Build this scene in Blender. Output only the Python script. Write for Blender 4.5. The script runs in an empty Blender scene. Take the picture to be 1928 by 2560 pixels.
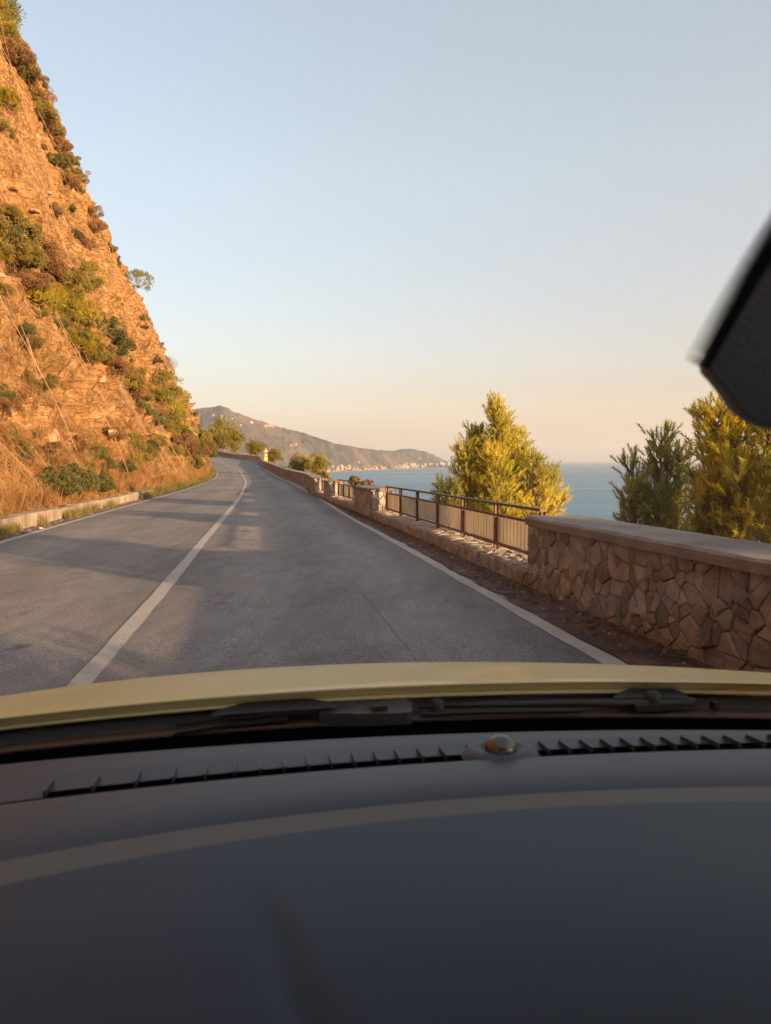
import bpy, math, random
import numpy as np
from mathutils import Vector, Matrix
from mathutils.bvhtree import BVHTree
R_ = math.radians
rng = np.random.default_rng(7)
random.seed(7)
C = bpy.context.scene.collection
SC = bpy.context.scene

# ------------------------------------------------------------------ camera, sky, sun, exposure
EYE = np.array([0.0, 0.0, 1.25])
PITCH = 0.0702
cd = bpy.data.cameras.new('camera'); cam = bpy.data.objects.new('camera', cd); C.objects.link(cam)
cam.location = EYE; cam.rotation_euler = (math.pi/2-PITCH, 0, 0)
cd.sensor_fit = 'VERTICAL'; cd.sensor_height = 24; cd.sensor_width = 18; cd.lens = 24*1850/2560
cd.clip_start = 0.01; cd.clip_end = 80000
cd.dof.use_dof = True; cd.dof.focus_distance = 25; cd.dof.aperture_fstop = 7.0
SC.camera = cam
SUN_DIR = np.array([0.77, -0.63]); SUN_DIR /= np.linalg.norm(SUN_DIR)
SUN_EL = R_(8.5)
NK, VK = .50, 1.0
AZ = math.atan2(SUN_DIR[0], SUN_DIR[1])          # clockwise from +Y
w = bpy.data.worlds.new('World'); SC.world = w; w.use_nodes = True
wt = w.node_tree; wt.nodes.clear()
wo = wt.nodes.new('ShaderNodeOutputWorld'); bg = wt.nodes.new('ShaderNodeBackground')
sky = wt.nodes.new('ShaderNodeTexSky'); sky.sky_type = 'NISHITA'; sky.sun_disc = False
sky.sun_elevation = SUN_EL; sky.sun_rotation = AZ; sky.altitude = 60
sky.air_density = 1.0; sky.dust_density = 2.0; sky.ozone_density = 1.5
# the hazy evening sky: Nishita for the glow round the sun, plus the pale veil that whitens it evenly all round
wc = wt.nodes.new('ShaderNodeTexCoord'); wsx = wt.nodes.new('ShaderNodeSeparateXYZ'); wt.links.new(wc.outputs['Generated'], wsx.inputs[0])
wr_ = wt.nodes.new('ShaderNodeValToRGB'); wt.links.new(wsx.outputs[2], wr_.inputs[0])
VEIL = [(0., (.98, .58, .60)), (.013, (1.02, .60, .62)), (.041, (.80, .38, .40)), (.091, (.60, .18, .14)), (.182, (.62, .33, .20)), (.347, (.66, .54, .40)), (.477, (.60, .53, .43)), (1., (.50, .48, .45))]
el_ = wr_.color_ramp.elements
while len(el_) < len(VEIL): el_.new(.5)
for q_, (p_, c_) in zip(el_, VEIL): q_.position = p_; q_.color = (c_[0]*VK, c_[1]*VK, c_[2]*VK, 1)
wm1 = wt.nodes.new('ShaderNodeVectorMath'); wm1.operation = 'SCALE'; wm1.inputs['Scale'].default_value = NK; wt.links.new(sky.outputs[0], wm1.inputs[0])
wm2 = wt.nodes.new('ShaderNodeVectorMath'); wm2.operation = 'ADD'; wt.links.new(wm1.outputs[0], wm2.inputs[0]); wt.links.new(wr_.outputs[0], wm2.inputs[1])
wt.links.new(wm2.outputs[0], bg.inputs[0]); wt.links.new(bg.outputs[0], wo.inputs[0])
bg.inputs[1].default_value = 0.15
sl = bpy.data.lights.new('sun', 'SUN'); sl.energy = 4.6; sl.angle = R_(0.53); sl.color = (1.0, 0.60, 0.30)
so = bpy.data.objects.new('sun', sl); C.objects.link(so)
sv = Vector((SUN_DIR[0]*math.cos(SUN_EL), SUN_DIR[1]*math.cos(SUN_EL), math.sin(SUN_EL)))
so.rotation_euler = sv.to_track_quat('Z', 'Y').to_euler(); so.location = (30, -30, 30)
vs = SC.view_settings; vs.view_transform = 'Standard'; vs.look = 'None'; vs.gamma = 1; vs.use_curve_mapping = False
vs.exposure = 1.85
SC.cycles.max_bounces = 8; SC.cycles.transparent_max_bounces = 16; SC.cycles.use_denoising = True
SC.cycles.volume_bounces = 0
SC.cycles.sample_clamp_indirect = 4

# ------------------------------------------------------------------ helpers
def ray(px, py):
    """direction through a point of the photograph (1928 x 2560)"""
    u = (px-964)/1850; v = (1280-py)/1850
    return np.array([u, math.cos(PITCH)+v*math.sin(PITCH), v*math.cos(PITCH)-math.sin(PITCH)])
def at(px, py, Y):
    d = ray(px, py); return EYE+d*(Y/d[1])
def hitz(px, py, z):
    d = ray(px, py); return EYE+d*((z-EYE[2])/d[2])
def pchip(x, X, Y):
    X = np.array(X, float); Y = np.array(Y, float); m = np.gradient(Y, X)
    x = np.asarray(x, float); i = np.clip(np.searchsorted(X, x)-1, 0, len(X)-2)
    h = X[i+1]-X[i]; t = (x-X[i])/h
    return (2*t**3-3*t**2+1)*Y[i]+(t**3-2*t**2+t)*h*m[i]+(-2*t**3+3*t**2)*Y[i+1]+(t**3-t**2)*h*m[i+1]
def hsh(i, j, k, s):
    v = np.sin(i*127.1+j*311.7+k*74.7+s*53.3)*43758.5453
    return v-np.floor(v)
def vn(p, s=0):
    p = np.asarray(p, float); i = np.floor(p); f = p-i; f = f*f*(3-2*f)
    r = 0
    for a in (0, 1):
        for b in (0, 1):
            for c in (0, 1):
                wgt = (f[..., 0] if a else 1-f[..., 0])*(f[..., 1] if b else 1-f[..., 1])*(f[..., 2] if c else 1-f[..., 2])
                r = r+wgt*hsh(i[..., 0]+a, i[..., 1]+b, i[..., 2]+c, s)
    return r*2-1
def fbm(p, o=4, s=0):
    r = 0; a = 1; p = np.asarray(p, float)
    for k in range(o):
        r = r+a*vn(p*2**k+k*17.3, s+k); a *= .5
    return r
def origin(o):
    v = np.zeros(3)
    while o is not None:
        v = v+np.array(o.location); o = o.parent
    return v
def link(name, me, m, parent=None):
    o = bpy.data.objects.new(name, me); C.objects.link(o)
    if m is not None and len(me.materials) == 0: me.materials.append(m)
    if parent is not None: o.parent = parent
    return o
def M(name, V, F, m, parent=None, smooth=False):
    """one mesh object; V in world coordinates, F list or int array (n,3)/(n,4)"""
    V = np.asarray(V, float).reshape(-1, 3)-origin(parent)
    me = bpy.data.meshes.new(name)
    if isinstance(F, np.ndarray):
        n, k = F.shape
        me.vertices.add(len(V)); me.vertices.foreach_set('co', V.ravel())
        me.loops.add(n*k); me.loops.foreach_set('vertex_index', F.ravel().astype(np.int32))
        me.polygons.add(n); me.polygons.foreach_set('loop_start', np.arange(0, n*k, k, dtype=np.int32))
        me.update(calc_edges=True)
    else:
        me.from_pydata([tuple(v) for v in V], [], F); me.update()
    if smooth: me.polygons.foreach_set('use_smooth', [True]*len(me.polygons))
    return link(name, me, m, parent)
def tag(o, label=None, cat=None, group=None, kind=None):
    if label: o['label'] = label
    if cat: o['category'] = cat
    if group: o['group'] = group
    if kind: o['kind'] = kind
    return o
def thing(name, label, cat, loc=(0, 0, 0), group=None):
    o = bpy.data.objects.new(name, None); C.objects.link(o); o.location = [float(c) for c in loc]; o.empty_display_size = .2
    return tag(o, label, cat, group)
def dup(root, loc, rz=0.0, sc=1.0, label=None, group=None, rx=0.0, ry=0.0):
    r = root.copy(); C.objects.link(r); r.location = [float(c) for c in loc]; r.rotation_euler = (rx, ry, rz); r.scale = (sc, sc, sc)
    if label: r['label'] = label
    if group: r['group'] = group
    for ch in root.children:
        c = ch.copy(); C.objects.link(c); c.parent = r
        for g in ch.children:
            d = g.copy(); C.objects.link(d); d.parent = c
    return r
def grid_faces(n, m):
    i, j = np.meshgrid(np.arange(n-1), np.arange(m-1), indexing='ij'); a = (i*m+j).ravel()
    return np.stack([a, a+m, a+m+1, a+1], 1)
class MB:
    """collects shapes for one mesh"""
    def __init__(s): s.V = []; s.F = []; s.n = 0
    def add(s, V, F):
        V = np.asarray(V, float).reshape(-1, 3); s.V.append(V); s.F += [tuple(int(i)+s.n for i in f) for f in F]; s.n += len(V)
    def box(s, c, ax, ay, az):
        c, ax, ay, az = [np.asarray(q, float) for q in (c, ax, ay, az)]
        V = [c+i*ax+j*ay+k*az for k in (-1, 1) for i, j in ((-1, -1), (1, -1), (1, 1), (-1, 1))]
        s.add(V, [(3, 2, 1, 0), (4, 5, 6, 7), (0, 1, 5, 4), (1, 2, 6, 5), (2, 3, 7, 6), (3, 0, 4, 7)])
    def bar(s, a, b, wd, up=(0, 0, 1), ht=None):
        a = np.asarray(a, float); b = np.asarray(b, float); d = b-a; L = np.linalg.norm(d); d /= L
        u = np.asarray(up, float)
        if abs(d@u) > .95: u = np.array([0, 1., 0])
        x = np.cross(d, u); x /= np.linalg.norm(x); z = np.cross(x, d)
        s.box((a+b)/2, x*wd/2, d*L/2, z*(ht or wd)/2)
    def tube(s, P, r, n=6):
        P = np.asarray(P, float); r = np.broadcast_to(r, (len(P),)); T = np.gradient(P, axis=0)
        T /= np.linalg.norm(T, axis=1)[:, None]+1e-9
        V = []
        for p, t, q in zip(P, T, r):
            u = np.array([1., 0, 0]) if abs(t[0]) < .7 else np.array([0, 1., 0])
            x = np.cross(t, u); x /= np.linalg.norm(x); y = np.cross(t, x)
            for k in range(n):
                a = 2*math.pi*k/n; V.append(p+q*(math.cos(a)*x+math.sin(a)*y))
        F = [(i*n+k, i*n+(k+1) % n, (i+1)*n+(k+1) % n, (i+1)*n+k) for i in range(len(P)-1) for k in range(n)]
        F += [tuple(range(n))[::-1], tuple((len(P)-1)*n+k for k in range(n))]
        s.add(V, F)
    def build(s, name, m, parent=None, smooth=False):
        return M(name, np.concatenate(s.V), s.F, m, parent, smooth)

# ------------------------------------------------------------------ materials
def mat(name, col, rough=.8, col2=None, scale=5., detail=6, bump=0., bscale=None, spec=.5, metal=0., transl=0., stretch=None,
        coat=0., col3=None, scale3=.5, island=0., t0=.35, t1=.65):
    m = bpy.data.materials.new(name); m.use_nodes = True; nt = m.node_tree; N = nt.nodes; L = nt.links
    b = N['Principled BSDF']; b.inputs['Roughness'].default_value = rough; b.inputs['Metallic'].default_value = metal
    b.inputs['Specular IOR Level'].default_value = spec
    if coat: b.inputs['Coat Weight'].default_value = coat; b.inputs['Coat Roughness'].default_value = .05
    tc = N.new('ShaderNodeTexCoord'); mp = N.new('ShaderNodeMapping'); L.new(tc.outputs['Object'], mp.inputs[0])
    if stretch: mp.inputs['Scale'].default_value = stretch
    cur = None
    if col2 is not None:
        n = N.new('ShaderNodeTexNoise'); n.inputs['Scale'].default_value = scale; n.inputs['Detail'].default_value = detail
        L.new(mp.outputs[0], n.inputs['Vector'])
        r = N.new('ShaderNodeValToRGB'); r.color_ramp.elements[0].position = t0; r.color_ramp.elements[1].position = t1
        r.color_ramp.elements[0].color = (*col, 1); r.color_ramp.elements[1].color = (*col2, 1)
        L.new(n.outputs[0], r.inputs[0]); cur = r.outputs[0]
    else:
        q = N.new('ShaderNodeRGB'); q.outputs[0].default_value = (*col, 1); cur = q.outputs[0]
    if col3 is not None:
        n = N.new('ShaderNodeTexNoise'); n.inputs['Scale'].default_value = scale3; n.inputs['Detail'].default_value = 5
        L.new(mp.outputs[0], n.inputs['Vector'])
        r = N.new('ShaderNodeValToRGB'); r.color_ramp.elements[0].position = .5; r.color_ramp.elements[1].position = .62
        L.new(n.outputs[0], r.inputs[0])
        mx = N.new('ShaderNodeMix'); mx.data_type = 'RGBA'; L.new(r.outputs[0], mx.inputs[0]); L.new(cur, mx.inputs[6])
        mx.inputs[7].default_value = (*col3, 1); cur = mx.outputs[2]
    if island:
        g = N.new('ShaderNodeNewGeometry'); mr = N.new('ShaderNodeMapRange'); L.new(g.outputs['Random Per Island'], mr.inputs[0])
        mr.inputs[3].default_value = 1-island; mr.inputs[4].default_value = 1+island
        oi = N.new('ShaderNodeObjectInfo'); mr2 = N.new('ShaderNodeMapRange'); L.new(oi.outputs['Random'], mr2.inputs[0])
        mr2.inputs[3].default_value = 1-island*.6; mr2.inputs[4].default_value = 1+island*.6
        mu = N.new('ShaderNodeMath'); mu.operation = 'MULTIPLY'; L.new(mr.outputs[0], mu.inputs[0]); L.new(mr2.outputs[0], mu.inputs[1])
        vm = N.new('ShaderNodeVectorMath'); vm.operation = 'SCALE'; L.new(cur, vm.inputs[0]); L.new(mu.outputs[0], vm.inputs['Scale'])
        cur = vm.outputs[0]
    L.new(cur, b.inputs['Base Color'])
    if bump:
        n = N.new('ShaderNodeTexNoise'); n.inputs['Scale'].default_value = bscale or scale*4; n.inputs['Detail'].default_value = 8
        n.inputs['Roughness'].default_value = .65
        L.new(mp.outputs[0], n.inputs['Vector']); bp = N.new('ShaderNodeBump'); bp.inputs['Strength'].default_value = min(1, bump*2)
        bp.inputs['Distance'].default_value = bump*.05
        L.new(n.outputs[0], bp.inputs['Height']); L.new(bp.outputs[0], b.inputs['Normal'])
    if transl:
        tr = N.new('ShaderNodeBsdfTranslucent'); L.new(cur, tr.inputs[0]); ms = N.new('ShaderNodeMixShader'); ms.inputs[0].default_value = transl
        o = N['Material Output']; L.new(b.outputs[0], ms.inputs[1]); L.new(tr.outputs[0], ms.inputs[2]); L.new(ms.outputs[0], o.inputs[0])
    return m
MT = {}
MT['bark'] = mat('bark', (.16, .10, .07), .9, (.28, .2, .15), 8, bump=.4, stretch=(1, 1, .3))
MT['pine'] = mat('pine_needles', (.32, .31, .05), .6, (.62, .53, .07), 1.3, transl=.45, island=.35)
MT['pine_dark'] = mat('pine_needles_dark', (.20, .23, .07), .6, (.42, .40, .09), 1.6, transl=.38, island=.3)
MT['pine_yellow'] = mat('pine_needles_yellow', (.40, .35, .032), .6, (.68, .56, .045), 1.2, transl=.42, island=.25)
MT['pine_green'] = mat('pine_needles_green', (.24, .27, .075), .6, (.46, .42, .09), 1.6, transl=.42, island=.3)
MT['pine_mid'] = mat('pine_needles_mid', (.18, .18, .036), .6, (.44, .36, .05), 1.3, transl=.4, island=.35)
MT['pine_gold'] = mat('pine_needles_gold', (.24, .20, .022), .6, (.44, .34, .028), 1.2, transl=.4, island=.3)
MT['shrub_olive'] = mat('shrub_olive', (.15, .125, .028), .7, (.30, .22, .045), 2, transl=.25, island=.35)
MT['shrub_dark'] = mat('shrub_dark', (.08, .09, .026), .7, (.18, .165, .04), 2, transl=.25, island=.35)
MT['shrub_rust'] = mat('shrub_rust', (.19, .10, .04), .8, (.32, .18, .07), 2, transl=.2, island=.35)
MT['twig'] = mat('twig', (.22, .15, .11), .9)
MT['grass_dry'] = mat('grass_dry', (.26, .135, .045), .8, (.42, .24, .09), .6, transl=.3, island=.3)
MT['grass_green'] = mat('grass_green', (.12, .13, .03), .8, (.28, .22, .065), .8, transl=.3, island=.3)
MT['grass_olive'] = mat('grass_olive', (.11, .09, .025), .8, (.20, .145, .04), .8, transl=.3, island=.3)
MT['stone'] = mat('stone', (.32, .28, .245), .9, (.49, .43, .375), 6, bump=1., bscale=22, island=.32, col3=(.30, .27, .24), scale3=2.5)
MT['stone_grey'] = mat('stone_grey', (.30, .26, .22), .9, (.50, .44, .38), 6, bump=.6, bscale=30, island=.25)
MT['mortar'] = mat('mortar', (.21, .17, .14), .95, (.32, .265, .22), 5, bump=.8, bscale=20)
MT['coping'] = mat('coping', (.22, .20, .18), .85, (.34, .31, .28), 3, bump=.5, bscale=25, col3=(.19, .16, .14), scale3=1.5)
MT['rust'] = mat('rusty_paint', (.11, .055, .04), .6, (.22, .10, .06), 12, bump=.3, bscale=60)
MT['rail'] = mat('dark_rail', (.07, .05, .045), .55, (.16, .08, .05), 9)
MT['panel'] = mat('corrugated_panel', (.48, .40, .30), .6, (.66, .54, .40), 2.5, transl=.6, stretch=(1, 1, .3), bump=.1)
MT['kerb'] = mat('kerb_concrete', (.27, .215, .165), .9, (.40, .33, .26), 4, bump=.5, bscale=40, col3=(.25, .19, .14), scale3=2)
MT['line'] = None

def asphalt(name, base, base2, worn=None):
    """asphalt, or paint worn through to asphalt"""
    m = bpy.data.materials.new(name); m.use_nodes = True; nt = m.node_tree; N = nt.nodes; L = nt.links; b = N['Principled BSDF']
    tc = N.new('ShaderNodeTexCoord')
    def noise(s, d=6, st=(1, 1, 1), r=.6):
        mp = N.new('ShaderNodeMapping'); mp.inputs['Scale'].default_value = st; L.new(tc.outputs['Object'], mp.inputs[0])
        n = N.new('ShaderNodeTexNoise'); n.inputs['Scale'].default_value = s; n.inputs['Detail'].default_value = d
        n.inputs['Roughness'].default_value = r; L.new(mp.outputs[0], n.inputs[0]); return n.outputs[0]
    def ramp(v, p0, p1, c0, c1):
        r = N.new('ShaderNodeValToRGB'); e = r.color_ramp.elements; e[0].position = p0; e[1].position = p1
        e[0].color = (*c0, 1); e[1].color = (*c1, 1); L.new(v, r.inputs[0]); return r.outputs[0]
    def mix(f, a, bb, t='MIX', fac=None):
        x = N.new('ShaderNodeMix'); x.data_type = 'RGBA'; x.blend_type = t
        if f is not None: L.new(f, x.inputs[0])
        else: x.inputs[0].default_value = fac
        L.new(a, x.inputs[6]); L.new(bb, x.inputs[7]); return x.outputs[2]
    grain = noise(70, 3, r=.8)
    big = noise(.45, 5, (1, .35, 1))
    mid = noise(3.5, 5, (1.6, .5, 1))
    c = ramp(big, .38, .62, base, base2)
    c = mix(None, c, ramp(mid, .3, .7, (.75,)*3, (1.2,)*3), 'MULTIPLY', .7)
    c = mix(None, c, ramp(grain, .36, .64, (.45,)*3, (1.65,)*3), 'MULTIPLY', .85)
    if worn is None:
        aw = N.new('ShaderNodeAttribute'); aw.attribute_name = 'wear'; vm_ = N.new('ShaderNodeVectorMath'); vm_.operation = 'SCALE'
        L.new(c, vm_.inputs[0]); L.new(aw.outputs['Fac'], vm_.inputs['Scale']); c = vm_.outputs[0]
        # dark oil spots and small patches
        c = mix(ramp(noise(1.7, 3), .66, .72, (0, 0, 0), (1, 1, 1)), c, ramp(grain, .3, .7, tuple(x*.45 for x in base), tuple(x*.9 for x in base)))
    if worn is not None:
        wr = noise(11, 8, (1, .6, 1), .75)
        f = ramp(wr, .60, .70, (0, 0, 0), (1, 1, 1))
        pc = mix(None, ramp(noise(2, 6), .3, .7, tuple(x*.8 for x in worn), worn), ramp(grain, .3, .7, (.7,)*3, (1.15,)*3), 'MULTIPLY', .6)
        c = mix(f, pc, c)
    L.new(c, b.inputs['Base Color']); b.inputs['Roughness'].default_value = .82; b.inputs['Specular IOR Level'].default_value = .35
    bp = N.new('ShaderNodeBump'); bp.inputs['Strength'].default_value = .7; bp.inputs['Distance'].default_value = .006
    L.new(grain, bp.inputs['Height']); L.new(bp.outputs[0], b.inputs['Normal'])
    return m
MT['asphalt'] = asphalt('asphalt', (.175, .170, .172), (.235, .226, .222))
MT['paint'] = asphalt('road_paint', (.08, .08, .08), (.11, .11, .11), (.50, .48, .45))
MT['dirt'] = mat('roadside_dirt', (.10, .065, .045), .95, (.22, .14, .10), 6, bump=.8, bscale=30, col3=(.07, .05, .04), scale3=3)
MT['tar'] = mat('tar', (.20, .195, .193), .85)

# ------------------------------------------------------------------ plan curves of the road (world metres, camera above the origin)
ZY = [-60, 0, 13, 26, 45, 62, 75, 89, 110, 140, 165, 200, 300]
ZZ = [0, 0, -.1, -.2, -.28, -.2, .05, .4, .9, 1.7, 2.9, 4.5, 7]
zr = lambda y: pchip(y, ZY, ZZ)
RX = lambda y: pchip(y, [-60, 4.6, 7.2, 11.7, 17.5, 24, 32, 40, 49, 60, 72, 80, 93, 112, 133, 163, 200, 260],
                     [12.3, 1.42, .98, .22, -.8, -1.85, -3.15, -4.6, -6.2, -8.6, -11.2, -13, -16.3, -21.5, -27.5, -37.4, -52, -78])
CX = lambda y: pchip(y, [-60, 4, 6.8, 12.4, 19.3, 27.3, 38, 53, 65, 80, 91, 107, 123, 163, 200, 260],
                     [9.2, -1.72, -2.15, -3.05, -4.15, -5.45, -7.3, -10, -12.5, -15.9, -18.9, -23.5, -28.3, -41, -55, -82])
LX = lambda y: pchip(y, [-60, 4, 11.85, 18, 23.5, 32, 44, 59, 70.6, 82, 95, 110, 130, 163, 200, 260],
                     [6.2, -5.0, -6.25, -7.25, -8.1, -9.35, -11.2, -13.6, -16, -18.8, -22.3, -27.2, -33.8, -44.5, -58, -85])
WX = lambda y: pchip(y, [-60, -20, 4, 7.5, 13, 17.2, 20.3, 25.6, 31, 40, 49, 60, 72, 80, 89, 94],
                     [14, 6.56, 2.12, 1.47, .50, -.29, -.86, -1.93, -2.95, -4.15, -5.7, -8.05, -10.7, -12.5, -14.7, -15.8])
LAYBY = [(-14.7, 89), (-17.2, 102), (-19.7, 116), (-23.6, 128), (-28.6, 139), (-34, 152), (-37.6, 164), (-43.5, 180), (-50, 196)]

# ------------------------------------------------------------------ road and roadside
ys = np.concatenate([np.arange(-40, 40, .5), np.arange(40, 240, 1.)])
wall_all = lambda y: np.where(y < 89, WX(np.minimum(y, 90)), np.interp(y, [p[1] for p in LAYBY], [p[0] for p in LAYBY], right=None))
def wall_x(y):
    y = np.asarray(y, float)
    f = np.interp(y, [p[1] for p in LAYBY]+[240], [p[0] for p in LAYBY]+[-68])
    return np.where(y < 89, WX(np.minimum(y, 90)), f)
def strip(name, y, xa, xb, dz, m, n=9, kind='structure', parent=None):
    t = np.linspace(0, 1, n); X = xa[:, None]*(1-t)+xb[:, None]*t; Y = np.repeat(y[:, None], n, 1); Z = zr(Y)+dz
    o = M(name, np.stack([X, Y, Z], -1), grid_faces(len(y), n), m, parent, True)
    if kind: o['kind'] = kind
    return o
road = strip('road', ys, LX(ys)-1.5, wall_x(ys)+.3, 0, MT['asphalt'], 64)
t_ = np.linspace(0, 1, 64); xx_ = (LX(ys)-1.5)[:, None]*(1-t_)+(wall_x(ys)+.3)[:, None]*t_; cc_, rr_, ll_ = CX(ys)[:, None], RX(ys)[:, None], LX(ys)[:, None]
g_ = lambda c, w: np.exp(-((xx_-c)/w)**2)
wear = np.ones_like(xx_)
for a_, b_ in ((cc_, rr_), (ll_, cc_)):
    m_c = (a_+b_)/2; wear += .10*g_(m_c-.75, .28)+.10*g_(m_c+.75, .28)-.10*g_(m_c, .25)
wear -= .22*g_(rr_-.22, .28)+.12*g_(ll_+.2, .3)+.10*g_(cc_, .3)
wear += .12*(xx_ < cc_)*0
at_ = road.data.attributes.new('wear', 'FLOAT', 'POINT'); at_.data.foreach_set('value', wear.ravel().astype(np.float32))
yl = ys[(ys < 178)]
def jag(y, a, s): return a*fbm(np.stack([y*3, y*0+s, y*0], -1), 3, s)
yf = np.concatenate([np.arange(-10, 60, .12), np.arange(60, 190, .6)])
cw = .066
strip('centre_line', yf, CX(yf)-cw+jag(yf, .006, 1), CX(yf)+cw+jag(yf, .006, 2), .005, MT['paint'], 4)
strip('edge_line', yf, RX(yf)-.065+jag(yf, .008, 3), RX(yf)+.075+jag(yf, .02, 4), .005, MT['paint'], 4)
strip('edge_line', yf[yf < 90], LX(yf[yf < 90])-.06, LX(yf[yf < 90])+.06, .005, MT['paint'], 4)
# tarred joint running along the right lane
yj = np.arange(3, 45, .15); xj = .62*RX(yj)+.38*CX(yj)+jag(yj*.3, .03, 8)
strip('tar_joint', yj, xj-.003+jag(yj, .002, 5), xj+.003+jag(yj, .002, 6), .004, MT['tar'], 2)
yd = np.concatenate([np.arange(-12, 34, .1)])
strip('roadside_dirt', yd, RX(yd)+.10+jag(yd, .045, 9), WX(yd)+.05, .012, MT['dirt'], 6)
ydl = np.arange(-5, 75, .15)
strip('roadside_dirt', ydl, LX(ydl)-1.45, LX(ydl)-.13+jag(ydl, .05, 11), .012, MT['dirt'], 5)

# kerb of concrete blocks under the cliff
kerb = tag(M('kerb', *(lambda y: (np.stack([np.stack([LX(y)-.52, y, zr(y)-.02], -1), np.stack([LX(y)-.52, y, zr(y)+.17], -1),
        np.stack([LX(y)-.68, y, zr(y)+.17], -1)], 1), grid_faces(len(y), 3)))(np.arange(-3, 31, .5)), MT['mortar']), kind='structure')
y = -3.
kk = 0
while y < 30:
    ln = [1.9, 2.3, 1.6, 2.1][kk % 4]; y1 = min(y+ln, 30.6); sink = random.uniform(-.02, .02); kk += 1
    yy = np.linspace(y+.02, y1-.02, 6); V = []
    for q in yy:
        x = float(LX(q))-.45+random.uniform(-.006, .006); z = float(zr(q)); h = .265+sink+random.uniform(-.008, .008)
        V += [(x, q, z-.05), (x, q, z+h-.02), (x-.02, q, z+h), (x-.25, q, z+h), (x-.27, q, z-.05)]
    F = [(i*5+j, i*5+j+1, (i+1)*5+j+1, (i+1)*5+j) for i in range(5) for j in range(4)]+[(4, 3, 2, 1, 0), (25, 26, 27, 28, 29)]
    M('kerb_block', V, F, MT['kerb'], kerb); y = y1

# ------------------------------------------------------------------ seaward slope and sea
ysl = np.concatenate([np.arange(-60, 89, 3.), [p[1] for p in LAYBY]+[215, 235, 250]]); ysl = np.unique(ysl)
def wx2(y): return np.where(y < 196, wall_x(y), np.interp(y, [196, 215, 235, 250], [-50, -62, -80, -100]))
dd = np.array([.3, .8, 1.5, 3, 5, 8, 12, 18, 26, 36, 50, 66, 84, 100])
tx = np.gradient(wx2(ysl), ysl); nl = np.sqrt(1+tx**2)
X = wx2(ysl)[:, None]+dd/nl[:, None]; Y = ysl[:, None]-tx[:, None]*dd/nl[:, None]
drop = np.interp(dd, [.3, .8, 3, 8, 30, 100], [.1, .25, 1.9, 5.5, 24, 66])
Z = zr(ysl)[:, None]-drop+fbm(np.stack([X/4, Y/4, X*0], -1), 4, 3)*np.minimum(dd, 8)*.12
MT['scrub'] = mat('scrub_ground', (.10, .10, .035), .95, (.22, .17, .08), .8, bump=1., bscale=3)
tag(M('coastal_slope', np.stack([X, Y, Z], -1), grid_faces(len(ysl), len(dd)), MT['scrub'], None, True), kind='structure')

def sea_mat():
    m = bpy.data.materials.new('sea'); m.use_nodes = True; nt = m.node_tree; N = nt.nodes; L = nt.links; b = N['Principled BSDF']
    tc = N.new('ShaderNodeTexCoord')
    def nz(sc, st, d=4, dist=0.):
        mp = N.new('ShaderNodeMapping'); mp.inputs['Scale'].default_value = st; mp.inputs['Rotation'].default_value = (0, 0, .35)
        L.new(tc.outputs['Object'], mp.inputs[0])
        n = N.new('ShaderNodeTexNoise'); n.inputs['Scale'].default_value = sc; n.inputs['Detail'].default_value = d
        n.inputs['Distortion'].default_value = dist; L.new(mp.outputs[0], n.inputs[0]); return n.outputs[0]
    r = N.new('ShaderNodeValToRGB'); e = r.color_ramp.elements; e[0].position = .35; e[1].position = .7
    e[0].color = (.065, .165, .25, 1); e[1].color = (.11, .23, .31, 1); L.new(nz(.002, (.5, 1.6, 1), 6, 1.5), r.inputs[0])
    L.new(r.outputs[0], b.inputs['Base Color'])
    r2 = N.new('ShaderNodeMapRange'); r2.inputs[1].default_value = .56; r2.inputs[2].default_value = .72
    r2.inputs[3].default_value = .42; r2.inputs[4].default_value = .18
    L.new(nz(.004, (.35, 2.2, 1), 6, 2.), r2.inputs[0]); L.new(r2.outputs[0], b.inputs['Roughness'])
    b.inputs['IOR'].default_value = 1.33
    bp = N.new('ShaderNodeBump'); bp.inputs['Strength'].default_value = 1.; bp.inputs['Distance'].default_value = 1.3
    ad = N.new('ShaderNodeMath'); ad.operation = 'ADD'; L.new(nz(.12, (1, 1, 1), 6), ad.inputs[0]); L.new(nz(.015, (.6, 1.5, 1), 4, 1), ad.inputs[1])
    L.new(ad.outputs[0], bp.inputs['Height']); L.new(bp.outputs[0], b.inputs['Normal'])
    return m
MT['sea'] = sea_mat()
SEA = -60.
rr = np.array([10, 200, 600, 1500, 4000, 9000, 16000, 26000.]); na = 96; aa = np.linspace(0, 2*math.pi, na+1)
M('sea', np.stack([rr[:, None]*np.cos(aa), rr[:, None]*np.sin(aa), np.full((len(rr), na+1), SEA)], -1), grid_faces(len(rr), na+1), MT['sea'])['kind'] = 'structure'

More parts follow.
